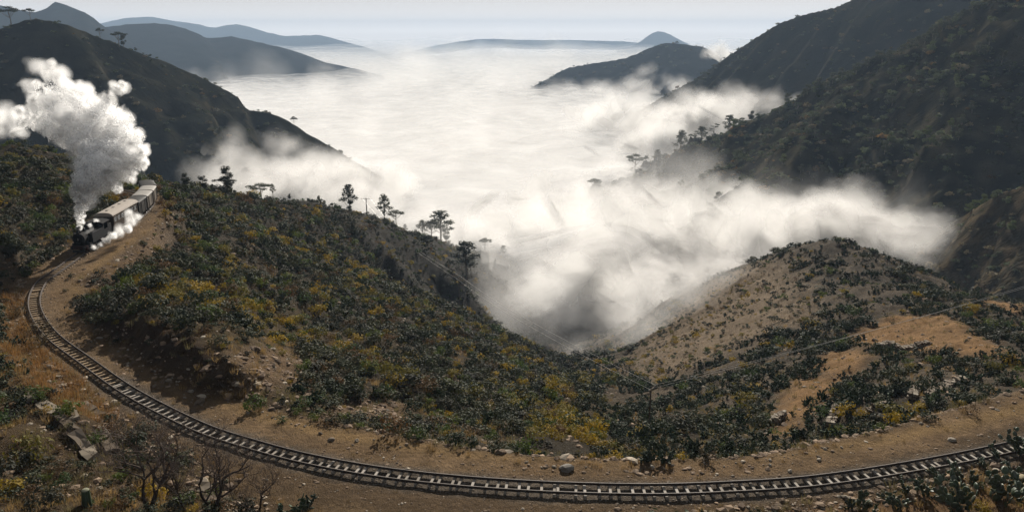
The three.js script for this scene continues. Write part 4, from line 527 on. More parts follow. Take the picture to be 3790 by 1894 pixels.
// shrubs with a place of their own in the picture
for (const [k, x, y, w, label] of [
  ['yellow_shrub', 3300, 1545, 150, 'large bright yellow bush beside the lower stone wall above the track'], ['yellow_shrub', 3385, 1535, 110, 'yellow bush joined to the right side of the large bright yellow bush'], ['yellow_shrub', 3195, 1545, 70, 'small yellow bush left of the large bright yellow bush'], ['yellow_shrub', 3080, 1605, 55, 'low yellow bush at the foot of the block shaped stone wall'], ['yellow_shrub', 3160, 1590, 45, 'low yellow bush right of the block shaped stone wall'], ['yellow_shrub', 3740, 1350, 90, 'yellow bush near the right edge below the sandy field'], ['yellow_shrub', 3680, 1375, 80, 'yellow bush left of the one at the right edge'],
  ['yellow_shrub', 2310, 1690, 95, 'orange yellow bush at the track verge below the near pole'], ['yellow_shrub', 2385, 1685, 80, 'orange yellow bush touching cactus below the near pole'],
  ['yellow_shrub', 900, 1185, 80, 'brightest yellow bush on the bank top inside the bend'], ['yellow_shrub', 850, 1160, 70, null], ['yellow_shrub', 950, 1225, 80, null], ['yellow_shrub', 1010, 1250, 70, null], ['yellow_shrub', 730, 1125, 60, null], ['yellow_shrub', 760, 1150, 60, null], ['yellow_shrub', 560, 1065, 40, null], ['yellow_shrub', 510, 1060, 45, null], ['yellow_shrub', 605, 1080, 40, null], ['yellow_shrub', 660, 1100, 40, null], ['yellow_shrub', 1180, 1165, 85, 'rounded yellow bush standing clear in the middle of the left slope'], ['yellow_shrub', 1330, 1265, 75, null], ['yellow_shrub', 1160, 1090, 60, null], ['yellow_shrub', 1285, 1060, 70, null], ['yellow_shrub', 1390, 1110, 70, null], ['yellow_shrub', 1460, 1060, 50, null], ['yellow_shrub', 1560, 1210, 60, null], ['yellow_shrub', 1540, 1230, 50, null], ['yellow_shrub', 1480, 1350, 65, null], ['yellow_shrub', 1360, 1370, 60, null], ['yellow_shrub', 1730, 1165, 60, null], ['yellow_shrub', 1800, 1190, 60, null], ['yellow_shrub', 1650, 1200, 50, null], ['yellow_shrub', 770, 985, 40, 'yellow bush on the dark hillside right of the track bend'], ['yellow_shrub', 885, 1045, 45, null], ['yellow_shrub', 905, 880, 45, null], ['yellow_shrub', 660, 870, 40, null], ['yellow_shrub', 345, 1080, 30, null], ['yellow_shrub', 2080, 1440, 90, null], ['yellow_shrub', 2150, 1400, 80, null], ['yellow_shrub', 2050, 1620, 90, null], ['yellow_shrub', 1960, 1500, 90, null], ['yellow_shrub', 2560, 1480, 40, null], ['yellow_shrub', 2720, 1480, 45, null],
  ['yellow_shrub', 20, 880, 55, 'yellow bush on the hillside at the left edge beside the train'], ['yellow_shrub', 120, 780, 30, null], ['yellow_shrub', 60, 660, 22, null], ['yellow_shrub', 560, 1200, 28, null], ['yellow_shrub', 425, 1200, 34, 'small yellow bush on the shaded bank face inside the bend'],
  ['yellow_shrub', 90, 1720, 190, 'yellow and orange leaved bush in the lower left corner'], ['yellow_shrub', 30, 1830, 170, 'yellow leaved bush at the very lower left edge'], ['rust_shrub', 110, 1860, 160, 'rust coloured bush in the lower left corner'], ['rust_shrub', 640, 1870, 90, 'orange leaved bush under the bare tree'],
  ['green_shrub', 940, 1510, 110, 'fresh green bush at the inner edge of the track bench'], ['green_shrub', 1040, 1560, 60, null], ['green_shrub', 1090, 1530, 60, null], ['green_shrub', 1240, 1470, 70, 'bright green bush above the small stony mound'], ['green_shrub', 1190, 1480, 60, null], ['green_shrub', 1310, 1440, 50, null], ['green_shrub', 1160, 1555, 55, null], ['green_shrub', 1270, 1560, 80, null], ['green_shrub', 1330, 1550, 70, null], ['green_shrub', 1400, 1590, 60, null], ['green_shrub', 3580, 1180, 60, 'bright green bush in the dark hedge on the right'], ['green_shrub', 3660, 1200, 50, null], ['green_shrub', 3740, 1225, 50, null], ['green_shrub', 690, 1020, 40, null], ['green_shrub', 600, 710, 40, null], ['green_shrub', 560, 700, 35, null], ['green_shrub', 1600, 1180, 30, null],
  ['prickly_pear', 2395, 1705, 130, 'dark prickly pear clump at the track verge below the near pole'], ['prickly_pear', 2470, 1705, 100, null], ['prickly_pear', 2830, 1650, 150, 'big dark prickly pear at the verge beside the sandy path'], ['prickly_pear', 2780, 1680, 100, null], ['prickly_pear', 2940, 1400, 140, 'large dark prickly pear casting shade on the sandy field'], ['prickly_pear', 2880, 1420, 120, null], ['prickly_pear', 2990, 1400, 90, null], ['prickly_pear', 3040, 1280, 110, null], ['prickly_pear', 2980, 1290, 110, null], ['prickly_pear', 3110, 1255, 90, null], ['prickly_pear', 3180, 1255, 60, null], ['prickly_pear', 2980, 1240, 90, null], ['prickly_pear', 3000, 1560, 100, null], ['prickly_pear', 2990, 1500, 90, null], ['prickly_pear', 3090, 1520, 110, null], ['prickly_pear', 3120, 1450, 90, null], ['prickly_pear', 3130, 1400, 60, null], ['prickly_pear', 3200, 1460, 90, null], ['prickly_pear', 3050, 1480, 70, null], ['prickly_pear', 2830, 1520, 100, null], ['prickly_pear', 2740, 1560, 100, null], ['prickly_pear', 2620, 1620, 100, null],
  ['dark_shrub', 3310, 1430, 130, 'dark rounded bush between the two stone walls on the right'], ['dark_shrub', 3270, 1470, 100, null], ['dark_shrub', 3350, 1390, 90, null], ['dark_shrub', 3430, 1440, 110, null], ['dark_shrub', 3470, 1400, 80, null], ['dark_shrub', 3520, 1350, 80, null], ['dark_shrub', 3620, 1345, 60, null], ['dark_shrub', 3500, 1520, 80, null], ['dark_shrub', 3440, 1550, 80, null], ['dark_shrub', 3580, 1480, 80, null], ['dark_shrub', 3640, 1450, 80, null], ['dark_shrub', 3720, 1420, 90, null], ['dark_shrub', 3240, 1590, 70, null], ['dark_shrub', 3010, 1640, 90, null], ['dark_shrub', 2960, 1620, 70, null],
  ['rust_shrub', 3590, 1530, 70, 'dry brown bush at the edge of the stony bench on the right'], ['rust_shrub', 1840, 1660, 80, 'reddish bush beside the boulder at the verge'], ['rust_shrub', 1370, 1090, 60, null], ['rust_shrub', 2620, 1700, 90, null], ['rust_shrub', 120, 1230, 120, 'orange dry bush beside the track on the left bend'], ['rust_shrub', 150, 1275, 90, null], ['rust_shrub', 60, 1170, 80, null], ['rust_shrub', 60, 1110, 70, null], ['rust_shrub', 600, 940, 50, null], ['rust_shrub', 560, 970, 50, null],
  ['prickly_pear', 30, 1370, 150, 'dark prickly pear at the left edge above the dry grass'], ['prickly_pear', 40, 1280, 120, null], ['dark_shrub', 240, 1080, 24, 'small dark bush on the inside of the left bend'], ['prickly_pear', 1130, 1890, 140, 'dark prickly pear at the bottom edge below the track'], ['prickly_pear', 1040, 1894, 80, null], ['dark_shrub', 370, 1020, 50, null], ['dark_shrub', 260, 1030, 36, 'dark clipped looking bush beside the track before the train'],
]) atPx(k, x, y, w, label);
// the scrub itself
const zoneLeft = groundPoly([[0, 640], [60, 560], [200, 600], [260, 700], [200, 850], [160, 960], [90, 1010], [0, 1030]]);
{
  const clear = (x, z) => { let m = 99; m = signedOut(x, z, BENCH); return m; };
  for (let z = -27; z > -430; z -= z > -60 ? 0.8 : z > -130 ? 1.0 : z > -220 ? 1.5 : 2.4) {
    const step = z > -60 ? 0.8 : z > -130 ? 1.0 : z > -220 ? 1.5 : 2.4, reach = -z * 0.72 + 6;
    for (let X = -reach; X < reach; X += step) {
      const x = X + (rv() - 0.5) * step, zz = z + (rv() - 0.5) * step, a = rv(), b = rv(), c = rv();
      if (Math.abs(x) > 330) continue;
      const out = clear(x, zz), td = out < 4 || zz < -80 ? trackDist(x, zz) : 9;
      if (td < 2.3 || out < 0.3) { continue; }
      const dens = fbm2(x * 0.055 + 2, zz * 0.055 + 6, 3), clump = fbm2(x * 0.17 + 9, zz * 0.17, 3), warm = fbm2(x * 0.045 + 20, zz * 0.045 + 3, 3);
      let p = 0.78 + 1.1 * clump + 0.5 * dens, size = 0.5 + 1.25 * b * b * b + 0.3 * clump;
      let field = false; if (x > 5 && zz < -48) { for (const F of FIELDS) if (inPoly(x, zz, F)) field = true; }
      const slope = x > 5 && inPoly(x, zz, SLOPE), rub = RUBBLE.some((R) => inPoly(x, zz, R)), bank = inPoly(x, zz, BANKFACE), orange = inPoly(x, zz, ORANGE);
      if (field) { p *= 0.02; size *= 0.3; } if (slope) { p = 0.16 + 0.5 * Math.max(0, clump); size *= 0.45; } if (rub) { p *= 0.18; size *= 0.45; } if (bank) { p *= 0.22; size *= 0.5; } if (orange) { p *= 0.2; size *= 0.6; }
      if (x > 14 && zz < -43) { p = Math.min(p, 1) * 0.5 + 0.9 * clump; } if (slope) { p = 0.5 + 0.8 * clump; size *= 1.25; }
      if (x < 14 && zz < -48 && !rub && !bank) p *= 0.35 + sstep(-0.25, 0.12, fbm2(x * 0.075 + 70, zz * 0.075, 3));
      const right = x > 8 && !slope, leftHill = x < -45 && zz < -58 && x < -50 - (zz + 62) * -0.05;
      if (x < 30 && zz < -55 && x > -40) { p += 0.12; }
      if (zz > -43 && x < -2) { p *= 0.8; }
      if (x > 8 && zz > -43) { p *= 0.5; size *= 0.55; }
      if (x < -46 && zz < -58) p += 0.35; if (zz < -118 && x < 14) p += 0.25;
      if (a > p) continue;
      size *= zz < -150 ? 1.25 : 1; size *= zz > -60 ? 0.72 : 1;
      let kind = 'dark_shrub';
      const gully = sstep(40, 5, Math.abs(x - 10 + (zz + 50) * 0.1)) * sstep(-45, -70, zz);
      const yel = 0.05 + 1.25 * Math.max(0, warm) + 0.15 * gully;
      if (zz > -44 && x < -8) kind = c < 0.62 ? 'dark_shrub' : c < 0.86 ? 'rust_shrub' : c < 0.93 ? 'yellow_shrub' : 'green_shrub';
      else if (right || (x > 0 && zz > -43)) kind = c < 0.5 ? 'prickly_pear' : c < 0.9 ? 'dark_shrub' : c < 0.95 ? 'yellow_shrub' : 'green_shrub';
      else if (leftHill) kind = c < 0.72 ? 'dark_shrub' : c < 0.86 ? 'green_shrub' : c < 0.92 ? 'yellow_shrub' : 'rust_shrub';
      else kind = c < yel ? 'yellow_shrub' : c < yel + 0.1 ? 'green_shrub' : c < yel + 0.2 ? 'rust_shrub' : c < yel + 0.26 ? 'prickly_pear' : 'dark_shrub';
      plant(kind, x, zz, Math.max(0.18, size));
    }
  }
}
const zoneOf = (p) => p.z > -44 && p.x < -8 ? ['in the rocky lower left corner', 'corner'] : p.z > -44 && p.x > 8 && trackDist(p.x, p.z) < 14 && signedOut(p.x, p.z, BENCH) > 0 && p.z > -41 ? ['on the bank in the lower right corner', 'corner'] : p.x < -46 ? ['on the hillside left of the train', 'hillside'] : p.x > 12 ? ['on the near hill at the right', 'hill'] : p.x > -12 && p.z > -110 ? ['in the gully above the track', 'gully'] : p.z < -130 ? ['on the far side of the left slope', 'slope'] : ['on the slope inside the track bend', 'slope'];
const MARKS = [['the near utility pole', 2405, 1560], ['the grey boulder', 2100, 1738], ['the block shaped stone wall', 3085, 1560], ['the long low stone wall', 3510, 1430], ['the ruined wall', 3340, 1285], ['the large yellow bush', 3320, 1540], ['the sandy field', 3420, 1230], ['the hilltop', 3050, 900], ['the pale hill slope', 2650, 1180], ['the sandy path', 2940, 1500], ['the stony mound', 1380, 1500], ['the bank nose', 760, 1470], ['the bank top', 600, 1130], ['the marker post', 392, 1075], ['the carriage', 440, 850], ['the goods vans', 540, 760], ['the large dark tree', 1729, 1000], ['the plain slim pole', 1498, 960], ['the gully mouth', 2130, 1400], ['the left track bend', 130, 1120], ['the rock ledge', 260, 1600], ['the bare trees', 650, 1800], ['the fresh green bush', 940, 1510], ['the middle of the left slope', 1180, 1165], ['the dark hedge at the right edge', 3650, 1220], ['the gully floor', 2100, 1560], ['the terrace crest', 1250, 900], ['the foot of the hill slope', 2420, 1350], ['the lower left corner', 60, 1820], ['the cactus bank', 3400, 1840]];
const WORD = { dark_shrub: 'dark green scrub bush', yellow_shrub: 'yellow flowering bush', green_shrub: 'leafy green bush', rust_shrub: 'dry rust brown bush', prickly_pear: 'prickly pear clump' };
{
  const most = { dark_shrub: 300, yellow_shrub: 300, green_shrub: 160, rust_shrub: 160, prickly_pear: 300 }, V = new THREE.Vector3();
  for (const [kind, K] of Object.entries(KIND)) {
    const all = plants.filter((p) => p.kind === kind);
    for (const p of all) { V.set(p.x, p.y + p.r * 0.4, p.z).sub(camera.position); const f = -V.z * CP - V.y * SP, u = V.y * CP - V.z * SP; p.app = (Math.abs(V.x / f) < 0.69 && Math.abs(u / f) < 0.35 ? p.r / f : 0) + (p.sure ? 1 : 0); }
    all.sort((a, b) => b.app - a.app);
    const rest = [];
    all.forEach((p, i) => {
      if (i < most[kind] && p.app > 0) {
        const m = new THREE.Mesh(K.geo[i % K.geo.length], K.m[Math.floor(rv() * K.m.length)]); m.name = numbered(kind); m.castShadow = m.receiveShadow = true;
        m.position.set(p.x, p.y - 0.05 * p.r, p.z); m.rotation.y = p.turn; m.scale.set(p.r, p.r * p.sq, p.r);
        const [where] = zoneOf(p), D = new THREE.Vector3(p.x, p.y, p.z).sub(camera.position), f = -D.z * CP - D.y * SP, sx = 1895 + 2810 * D.x / f, sy = 947 - 2810 * (D.y * CP - D.z * SP) / f; let near = MARKS[0], nd = 1e9; for (const k of MARKS) { const d = Math.hypot(k[1] - sx, k[2] - sy); if (d < nd) { nd = d; near = k; } }
        const dx = sx - near[1], dy = sy - near[2], dir = nd < 45 ? 'beside' : (Math.abs(dy) > 0.4 * Math.abs(dx) ? (dy < 0 ? 'above' : 'below') : '') + (Math.abs(dx) > 0.4 * Math.abs(dy) ? (Math.abs(dy) > 0.4 * Math.abs(dx) ? ' ' : '') + (dx < 0 ? 'left of' : 'right of') : ''), far = nd < 45 ? '' : nd < 110 ? 'close ' : nd < 230 ? '' : 'well ', word = (p.r < 0.5 ? 'small ' : p.r < 0.95 ? '' : 'big ') + WORD[kind];
        const label = p.label ?? word + ' ' + far + dir + ' ' + near[0]; tag(m, label, K.cat, p.label ? null : word + ' plants ' + far + dir + ' ' + near[0]); scene.add(m);
      } else rest.push(p);
    });
    const mass = thing(kind === 'prickly_pear' ? 'cactus_scrub' : kind.replace('shrub', 'scrub'), 'scattered ' + WORD[kind] + ' plants covering the slopes', kind === 'prickly_pear' ? 'cactus' : 'scrub'); mass.userData.kind = 'stuff';
    K.lite.forEach((geo, v) => {
      const part = rest.filter((_, i) => i % K.lite.length === v), im = new THREE.InstancedMesh(geo, K.white ??= kind === 'prickly_pear' ? std(1, 1, 1, 0.7) : leafMat(1, 1, 1, K.t), part.length), M = new THREE.Matrix4(), Q = new THREE.Quaternion(), col = new THREE.Color();
      part.forEach((p, i) => { Q.setFromEuler(new THREE.Euler((rv() - 0.5) * 0.3, p.turn, (rv() - 0.5) * 0.3)); M.compose(new THREE.Vector3(p.x, p.y - 0.05 * p.r, p.z), Q, new THREE.Vector3(p.r, p.r * p.sq, p.r)); im.setMatrixAt(i, M); const c = K.mats[Math.floor(rv() * K.mats.length)], s = 0.75 + 0.5 * rv(); im.setColorAt(i, col.setRGB(c[0] * s, c[1] * s, c[2] * s)); });
      im.name = 'scrub_clump'; im.userData.kind = 'stuff'; im.castShadow = im.receiveShadow = true; mass.add(im);
    });
  }
  console.log('plants', plants.length);
}
// dry grass tufts
function scatter(name, label, cat, geos, mat, list) { const g = thing(name, label, cat); g.userData.kind = 'stuff'; geos.forEach((geo, v) => { const part = list.filter((_, i) => i % geos.length === v); if (!part.length) return; const im = new THREE.InstancedMesh(geo, mat, part.length), M = new THREE.Matrix4(), Q = new THREE.Quaternion(), col = new THREE.Color(); part.forEach((p, i) => { Q.setFromEuler(new THREE.Euler(p.tilt?.[0] ?? 0, p.turn ?? 0, p.tilt?.[1] ?? 0)); M.compose(new THREE.Vector3(p.x, p.y, p.z), Q, new THREE.Vector3(...p.s)); im.setMatrixAt(i, M); im.setColorAt(i, col.setRGB(...p.c)); }); im.name = name + '_piece'; im.userData.kind = 'stuff'; im.castShadow = im.receiveShadow = true; g.add(im); }); return g; }
{
  const L = [], r = mulberry(31), add = (x, z, s, c) => { const k = 0.7 + 0.6 * r(); L.push({ x, y: landY(x, z) - 0.02, z, turn: r() * 6.283, s: [s, s * (0.7 + 0.6 * r()), s], c: c.map((v) => v * k) }); };
  for (let i = 0; i < 26000; i++) {
    const z = -27 - 190 * r() ** 2, x = (r() * 2 - 1) * (-z * 0.7 + 4), a = r(), out = signedOut(x, z, BENCH), t = out < 5 ? trackDist(x, z) : 9; if (t < 1.1) continue;
    const m = fbm2(x * 0.12 + 50, z * 0.12, 3);
    if (inPoly(x, z, ORANGE)) { if (a < 0.95) add(x, z, 0.25 + 0.45 * r(), [0.24, 0.135, 0.05]); }
    else if (out < 0) { if (t > 2 && out > -0.9 && a < 0.35) add(x, z, 0.15 + 0.2 * r(), [0.26, 0.17, 0.07]); else if (a < 0.05 + (m > 0.25 ? 0.25 : 0)) add(x, z, 0.1 + 0.2 * r(), [0.20, 0.14, 0.06]); }
    else if (a < 0.35 + 0.7 * m) add(x, z, 0.2 + 0.35 * r(), m > 0.1 ? [0.30, 0.20, 0.08] : [0.17, 0.14, 0.06]);
  }
  for (let i = 0; i < 5000; i++) { const P = ORANGE, x = -60 + 50 * r(), z = -80 + 45 * r(); if (inPoly(x, z, P)) add(x, z, 0.25 + 0.4 * r(), r() < 0.6 ? [0.25, 0.135, 0.045] : [0.22, 0.155, 0.065]); }
  scatter('dry_grass', 'tufts of dry grass on the slopes and along the track', 'grass', [0, 1, 2].map((k) => grass(700 + k, 26)), leafMat(1, 1, 1, 0.35, 0.9), L);
}
// loose stones
{
  const L = [], r = mulberry(41), add = (x, z, s, c) => { const k = 0.6 + 0.8 * r(); L.push({ x, y: landY(x, z) + s * 0.02, z, turn: r() * 6.283, tilt: [(r() - 0.5) * 0.6, (r() - 0.5) * 0.6], s: [s * (0.8 + 0.6 * r()), s * (0.5 + 0.5 * r()), s], c: c.map((v) => v * k) }); };
  for (let i = 0; i < 85000; i++) {
    const z = -27 - 170 * r() ** 2.2, x = (r() * 2 - 1) * (-z * 0.7 + 4), out = signedOut(x, z, BENCH), t = out < 5 ? trackDist(x, z) : 9, m = fbm2(x * 0.18, z * 0.18 + 40, 3), big = r() ** 5;
    const tone = r() < 0.5 ? [0.20, 0.145, 0.10] : r() < 0.3 ? [0.27, 0.23, 0.18] : [0.14, 0.10, 0.07];
    if (t < 1.0) { if (r() < 0.7) add(x, z, 0.03 + 0.05 * r(), [0.17, 0.14, 0.115]); continue; }
    if (out < 0) { const edge = out > -1.5 ? 0.9 : 0.5; if (r() < edge * (0.5 + 1.2 * Math.max(0, m)) && !(t > 2.4 && t < 4.2 && r() < 0.75)) add(x, z, 0.025 + 0.045 * r() + 0.15 * big * (out > -1.5 ? 1.3 : 0.6), tone); }
    else { const rub = RUBBLE.some((R) => inPoly(x, z, R)) || out < 2; if (r() < (rub ? 0.85 : 0.12 + 0.8 * m)) add(x, z, (0.04 + 0.09 * r() + 0.30 * big) * (rub ? 1 : 0.9 + -z * 0.002), tone); }
  }
  scatter('loose_stones', 'loose stones strewn over the ground and ballast', 'stones', [0, 1, 2, 3].map((k) => stoneGeo(800 + k, 0.6, 0)), std(1, 1, 1, 0.9), L);
}
// ------------------------------------------------------------------ scrub on the mountains
{
  const lite = [0, 1, 2].map((k) => bush(900 + k, 46, 0.34, { lumps: 5, stems: 0, flat: 0.9 }));
  const cover = (H, label, o) => {
    const L = [], r = mulberry(o.seed), [x0, x1, z0, z1] = H.box;
    for (let x = x0; x < x1; x += o.step) for (let z = z0; z < z1; z += o.step) {
      const px = x + (r() - 0.5) * o.step, pz = z + (r() - 0.5) * o.step, a = r(), b = r(), y = H.f(px, pz); if (y < -125) continue;
      const V = new THREE.Vector3(px, y, pz).sub(camera.position), f = -V.z * CP - V.y * SP; if (Math.abs(V.x / f) > 0.72 || (V.y * CP - V.z * SP) / f > 0.37) continue;
      const m = fbm2(px / o.patch, pz / o.patch, 4), up = H.f(px, pz - o.step) - y, lit = clamp(0.5 - up / o.step * 0.4);
      if (a > o.p * (0.55 + 1.3 * m) * (0.5 + lit)) continue;
      const s = o.min + (o.max - o.min) * b * b * b, k = 0.6 + 0.8 * r(), c = r() < o.tan ? [0.12, 0.10, 0.06] : r() < 0.06 ? [0.14, 0.085, 0.03] : [0.058, 0.068, 0.036]; L.push({ x: px, y: y - s * 0.1, z: pz, turn: r() * 6.28, s: [s, s * (0.7 + 0.5 * r()), s], c: c.map((v) => v * k * (o.tone ?? 1)) });
    }
    console.log(label, L.length);
    scatter('mountain_scrub', label, 'scrub', lite, mountLeaf, L);
  };
  const mountLeaf = leafMat(1, 1, 1, 0.45, 0.8);
  cover({ f: leftMountain.f, box: [-560, 0, -760, -380] }, 'low scrub on the shadowed left mountainside', { seed: 51, step: 4.6, p: 0.75, patch: 40, min: 1.0, max: 3.4, tan: 0.2 });
  cover({ f: rightSpur.f, box: [60, 560, -720, -230] }, 'bushes and small trees covering the rocky right spur', { seed: 52, step: 3.0, p: 0.9, patch: 34, min: 0.9, max: 4.2, tan: 0.16, tone: 1.35 });
  cover({ f: rightMountain.f, box: [100, 800, -1250, -600] }, 'scrub on the high right mountain', { seed: 53, step: 8, p: 0.7, patch: 80, min: 2, max: 5, tan: 0.2 });
  cover({ f: shoulder.f, box: [110, 325, -400, -195] }, 'bushes on the sunlit shoulder at the right edge', { seed: 54, step: 2.6, p: 0.7, patch: 16, min: 0.5, max: 2.4, tan: 0.4, tone: 1.6 });
  cover({ f: islandHill.f, box: [40, 620, -2300, -1700] }, 'scrub on the hill rising from the fog', { seed: 55, step: 16, p: 0.6, patch: 120, min: 3, max: 7, tan: 0.1 });
}
// ------------------------------------------------------------------ trees
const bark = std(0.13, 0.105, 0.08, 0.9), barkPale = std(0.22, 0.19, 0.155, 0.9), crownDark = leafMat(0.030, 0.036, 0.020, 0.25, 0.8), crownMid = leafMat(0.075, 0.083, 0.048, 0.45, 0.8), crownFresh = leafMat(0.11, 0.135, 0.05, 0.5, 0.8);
// unit tree, one metre tall: style 0 tall with tiers, 1 umbrella, 2 dense round, 3 sparse
function treeParts(seed, style) {
  const r = mulberry(seed), T = [], P = [], V = (x, y, z) => new THREE.Vector3(x, y, z);
  const lean = (r() - 0.5) * 0.08, stem = [V(0, -0.03, 0), V(lean * 0.3, 0.3, 0.01), V(lean * 0.8, 0.6, -0.01), V(lean, 0.86, 0)]; tube(stem, [0.022, 0.017, 0.012, 0.005], 6, T);
  const clumps = [];
  if (style === 1) for (let i = 0; i < 9; i++) { const a = i / 9 * 6.28 + r() * 0.4, d = 0.14 + 0.24 * r(); clumps.push([Math.cos(a) * d, 0.78 + 0.12 * r() - d * 0.25, Math.sin(a) * d, 0.13 + 0.05 * r(), 0.07]); }
  if (style === 1) clumps.push([lean, 0.91, 0, 0.18, 0.08]);
  if (style === 0) for (let i = 0; i < 15; i++) { const y = 0.42 + 0.54 * i / 14, a = i * 2.4 + r(), d = (0.19 - 0.13 * (y - 0.4) / 0.6) * (0.5 + 0.8 * r()); clumps.push([lean + Math.cos(a) * d, y + 0.03 * r(), Math.sin(a) * d, 0.07 + 0.05 * r(), 0.07 + 0.025 * r()]); }
  if (style === 2) for (let i = 0; i < 14; i++) { const a = r() * 6.28, y = 0.34 + 0.58 * r(), d = 0.26 * Math.sqrt(r()) * Math.sin(Math.PI * clamp((y - 0.2) / 0.85)); clumps.push([Math.cos(a) * d, y, Math.sin(a) * d, 0.14 + 0.06 * r(), 0.11]); }
  if (style === 3) for (let i = 0; i < 7; i++) { const y = 0.5 + 0.46 * r(), a = r() * 6.28, d = 0.06 + 0.14 * r(); clumps.push([lean + Math.cos(a) * d, y, Math.sin(a) * d, 0.06 + 0.05 * r(), 0.05]); }
  for (const [x, y, z, rr, ry] of clumps) {
    const b = clamp(y - 0.14 - Math.hypot(x, z) * 0.7, 0.12, 0.84), from = V(lean * b, b, 0); tube([from, V(lerp(from.x, x, 0.55), lerp(b, y, 0.4), lerp(0, z, 0.55)), V(x, y, z)], [0.008, 0.006, 0.003], 4, T);
    const n = Math.round(4200 * rr * rr * 1.1) + 16; for (let i = 0; i < n; i++) { const d = V(r() * 2 - 1, r() * 2 - 1, r() * 2 - 1).normalize().multiplyScalar(0.45 + 0.6 * r()); const c = V(x + d.x * rr, y + d.y * ry + (d.y < 0 ? 0.01 : 0), z + d.z * rr); pushLeaf(P, r, c, V(d.x + r() - 0.5, d.y + 0.4, d.z + r() - 0.5).normalize(), 0.034 * (0.6 + 0.8 * r()), 1.4); }
  }
  return [triGeo(T), triGeo(P)];
}
const TREES = [[0, 1], [0, 2], [1, 3], [1, 4], [2, 5], [2, 6], [3, 7], [3, 8]].map(([s, k]) => [s, ...treeParts(1000 + k, s)]);
for (const t of TREES) for (const g of t.slice(1)) g.computeVertexNormals();
let treeCount = 0;
function tree(px, py, hpx, style, o = {}) {
  const p = o.D ? at(px, py, o.D) : hit(px, py) ?? at(px, py, 250); if (o.f) { // walk the bearing until it meets the hill
    let found = null; for (let D = o.D - 150; D < o.D + 260; D += 1.5) { const q = at(px, py, D); if (q.y <= o.f(q.x, q.z) + 0.3) { found = q; break; } } if (found) p.copy(found); p.y = Math.min(p.y, o.f(p.x, p.z)); }
  const h = hpx * -p.z / 2810 * 1.05, kinds = TREES.filter((t) => t[0] === style), k = kinds[treeCount++ % kinds.length];
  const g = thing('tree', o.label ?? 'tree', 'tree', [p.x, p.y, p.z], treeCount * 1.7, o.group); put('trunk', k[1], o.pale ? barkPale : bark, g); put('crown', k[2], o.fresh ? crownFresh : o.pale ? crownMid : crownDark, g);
  const w = (o.wide ?? 1) * (style === 2 ? 0.85 : 1.25); g.scale.set(h * w, h, h * w); return g;
}
const C1 = 'trees on the foggy crest beyond the left slope';
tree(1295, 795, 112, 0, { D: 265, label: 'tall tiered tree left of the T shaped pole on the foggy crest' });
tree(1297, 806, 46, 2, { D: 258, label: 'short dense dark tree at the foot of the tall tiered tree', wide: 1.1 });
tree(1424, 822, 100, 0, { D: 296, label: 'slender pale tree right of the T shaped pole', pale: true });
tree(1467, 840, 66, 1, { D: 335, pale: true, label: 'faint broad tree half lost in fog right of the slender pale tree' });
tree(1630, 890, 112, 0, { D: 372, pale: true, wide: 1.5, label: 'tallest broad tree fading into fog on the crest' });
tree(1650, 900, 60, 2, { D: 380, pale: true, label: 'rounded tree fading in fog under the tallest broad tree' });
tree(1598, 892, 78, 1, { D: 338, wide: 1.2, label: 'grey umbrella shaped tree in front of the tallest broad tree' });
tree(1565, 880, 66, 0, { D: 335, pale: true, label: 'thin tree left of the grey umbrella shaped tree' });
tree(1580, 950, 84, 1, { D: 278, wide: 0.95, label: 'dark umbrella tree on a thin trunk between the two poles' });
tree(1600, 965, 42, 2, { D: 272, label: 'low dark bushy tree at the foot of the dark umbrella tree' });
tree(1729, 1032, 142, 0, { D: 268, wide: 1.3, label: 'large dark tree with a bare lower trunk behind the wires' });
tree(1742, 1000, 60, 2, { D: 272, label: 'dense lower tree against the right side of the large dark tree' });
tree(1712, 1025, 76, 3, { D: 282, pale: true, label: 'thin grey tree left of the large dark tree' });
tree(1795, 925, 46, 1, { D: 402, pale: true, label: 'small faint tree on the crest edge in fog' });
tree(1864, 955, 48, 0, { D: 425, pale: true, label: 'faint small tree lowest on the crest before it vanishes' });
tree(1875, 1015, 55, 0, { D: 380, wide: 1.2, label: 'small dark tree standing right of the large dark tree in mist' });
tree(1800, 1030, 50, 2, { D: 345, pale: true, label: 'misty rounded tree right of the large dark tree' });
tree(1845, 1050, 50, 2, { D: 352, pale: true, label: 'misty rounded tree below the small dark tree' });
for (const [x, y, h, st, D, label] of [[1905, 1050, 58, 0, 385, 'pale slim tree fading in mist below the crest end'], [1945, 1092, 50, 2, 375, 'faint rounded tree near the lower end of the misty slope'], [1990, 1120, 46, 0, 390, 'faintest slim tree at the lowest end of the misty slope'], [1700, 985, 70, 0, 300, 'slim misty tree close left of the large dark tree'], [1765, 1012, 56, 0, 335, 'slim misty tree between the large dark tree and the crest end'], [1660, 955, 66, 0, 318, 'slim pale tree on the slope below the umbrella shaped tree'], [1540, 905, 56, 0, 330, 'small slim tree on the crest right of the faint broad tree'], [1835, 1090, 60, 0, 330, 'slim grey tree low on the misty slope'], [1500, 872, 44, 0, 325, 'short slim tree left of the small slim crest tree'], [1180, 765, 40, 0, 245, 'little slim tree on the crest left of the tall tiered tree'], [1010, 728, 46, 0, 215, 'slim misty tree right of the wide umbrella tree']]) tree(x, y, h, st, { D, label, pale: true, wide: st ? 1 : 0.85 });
tree(1526, 962, 78, 3, { D: 255, label: 'nearly bare tree beside the plain pole' });
tree(1306, 905, 78, 2, { D: 212, wide: 0.8, label: 'dark bushy tree on the shaded slope below the tall tiered tree' });
tree(846, 722, 108, 2, { D: 178, wide: 0.78, label: 'dark tree with a rounded crown standing tallest near the train bend' });
tree(834, 722, 70, 1, { D: 176, label: 'lower dark tree joined to the left of the tallest tree near the bend' });
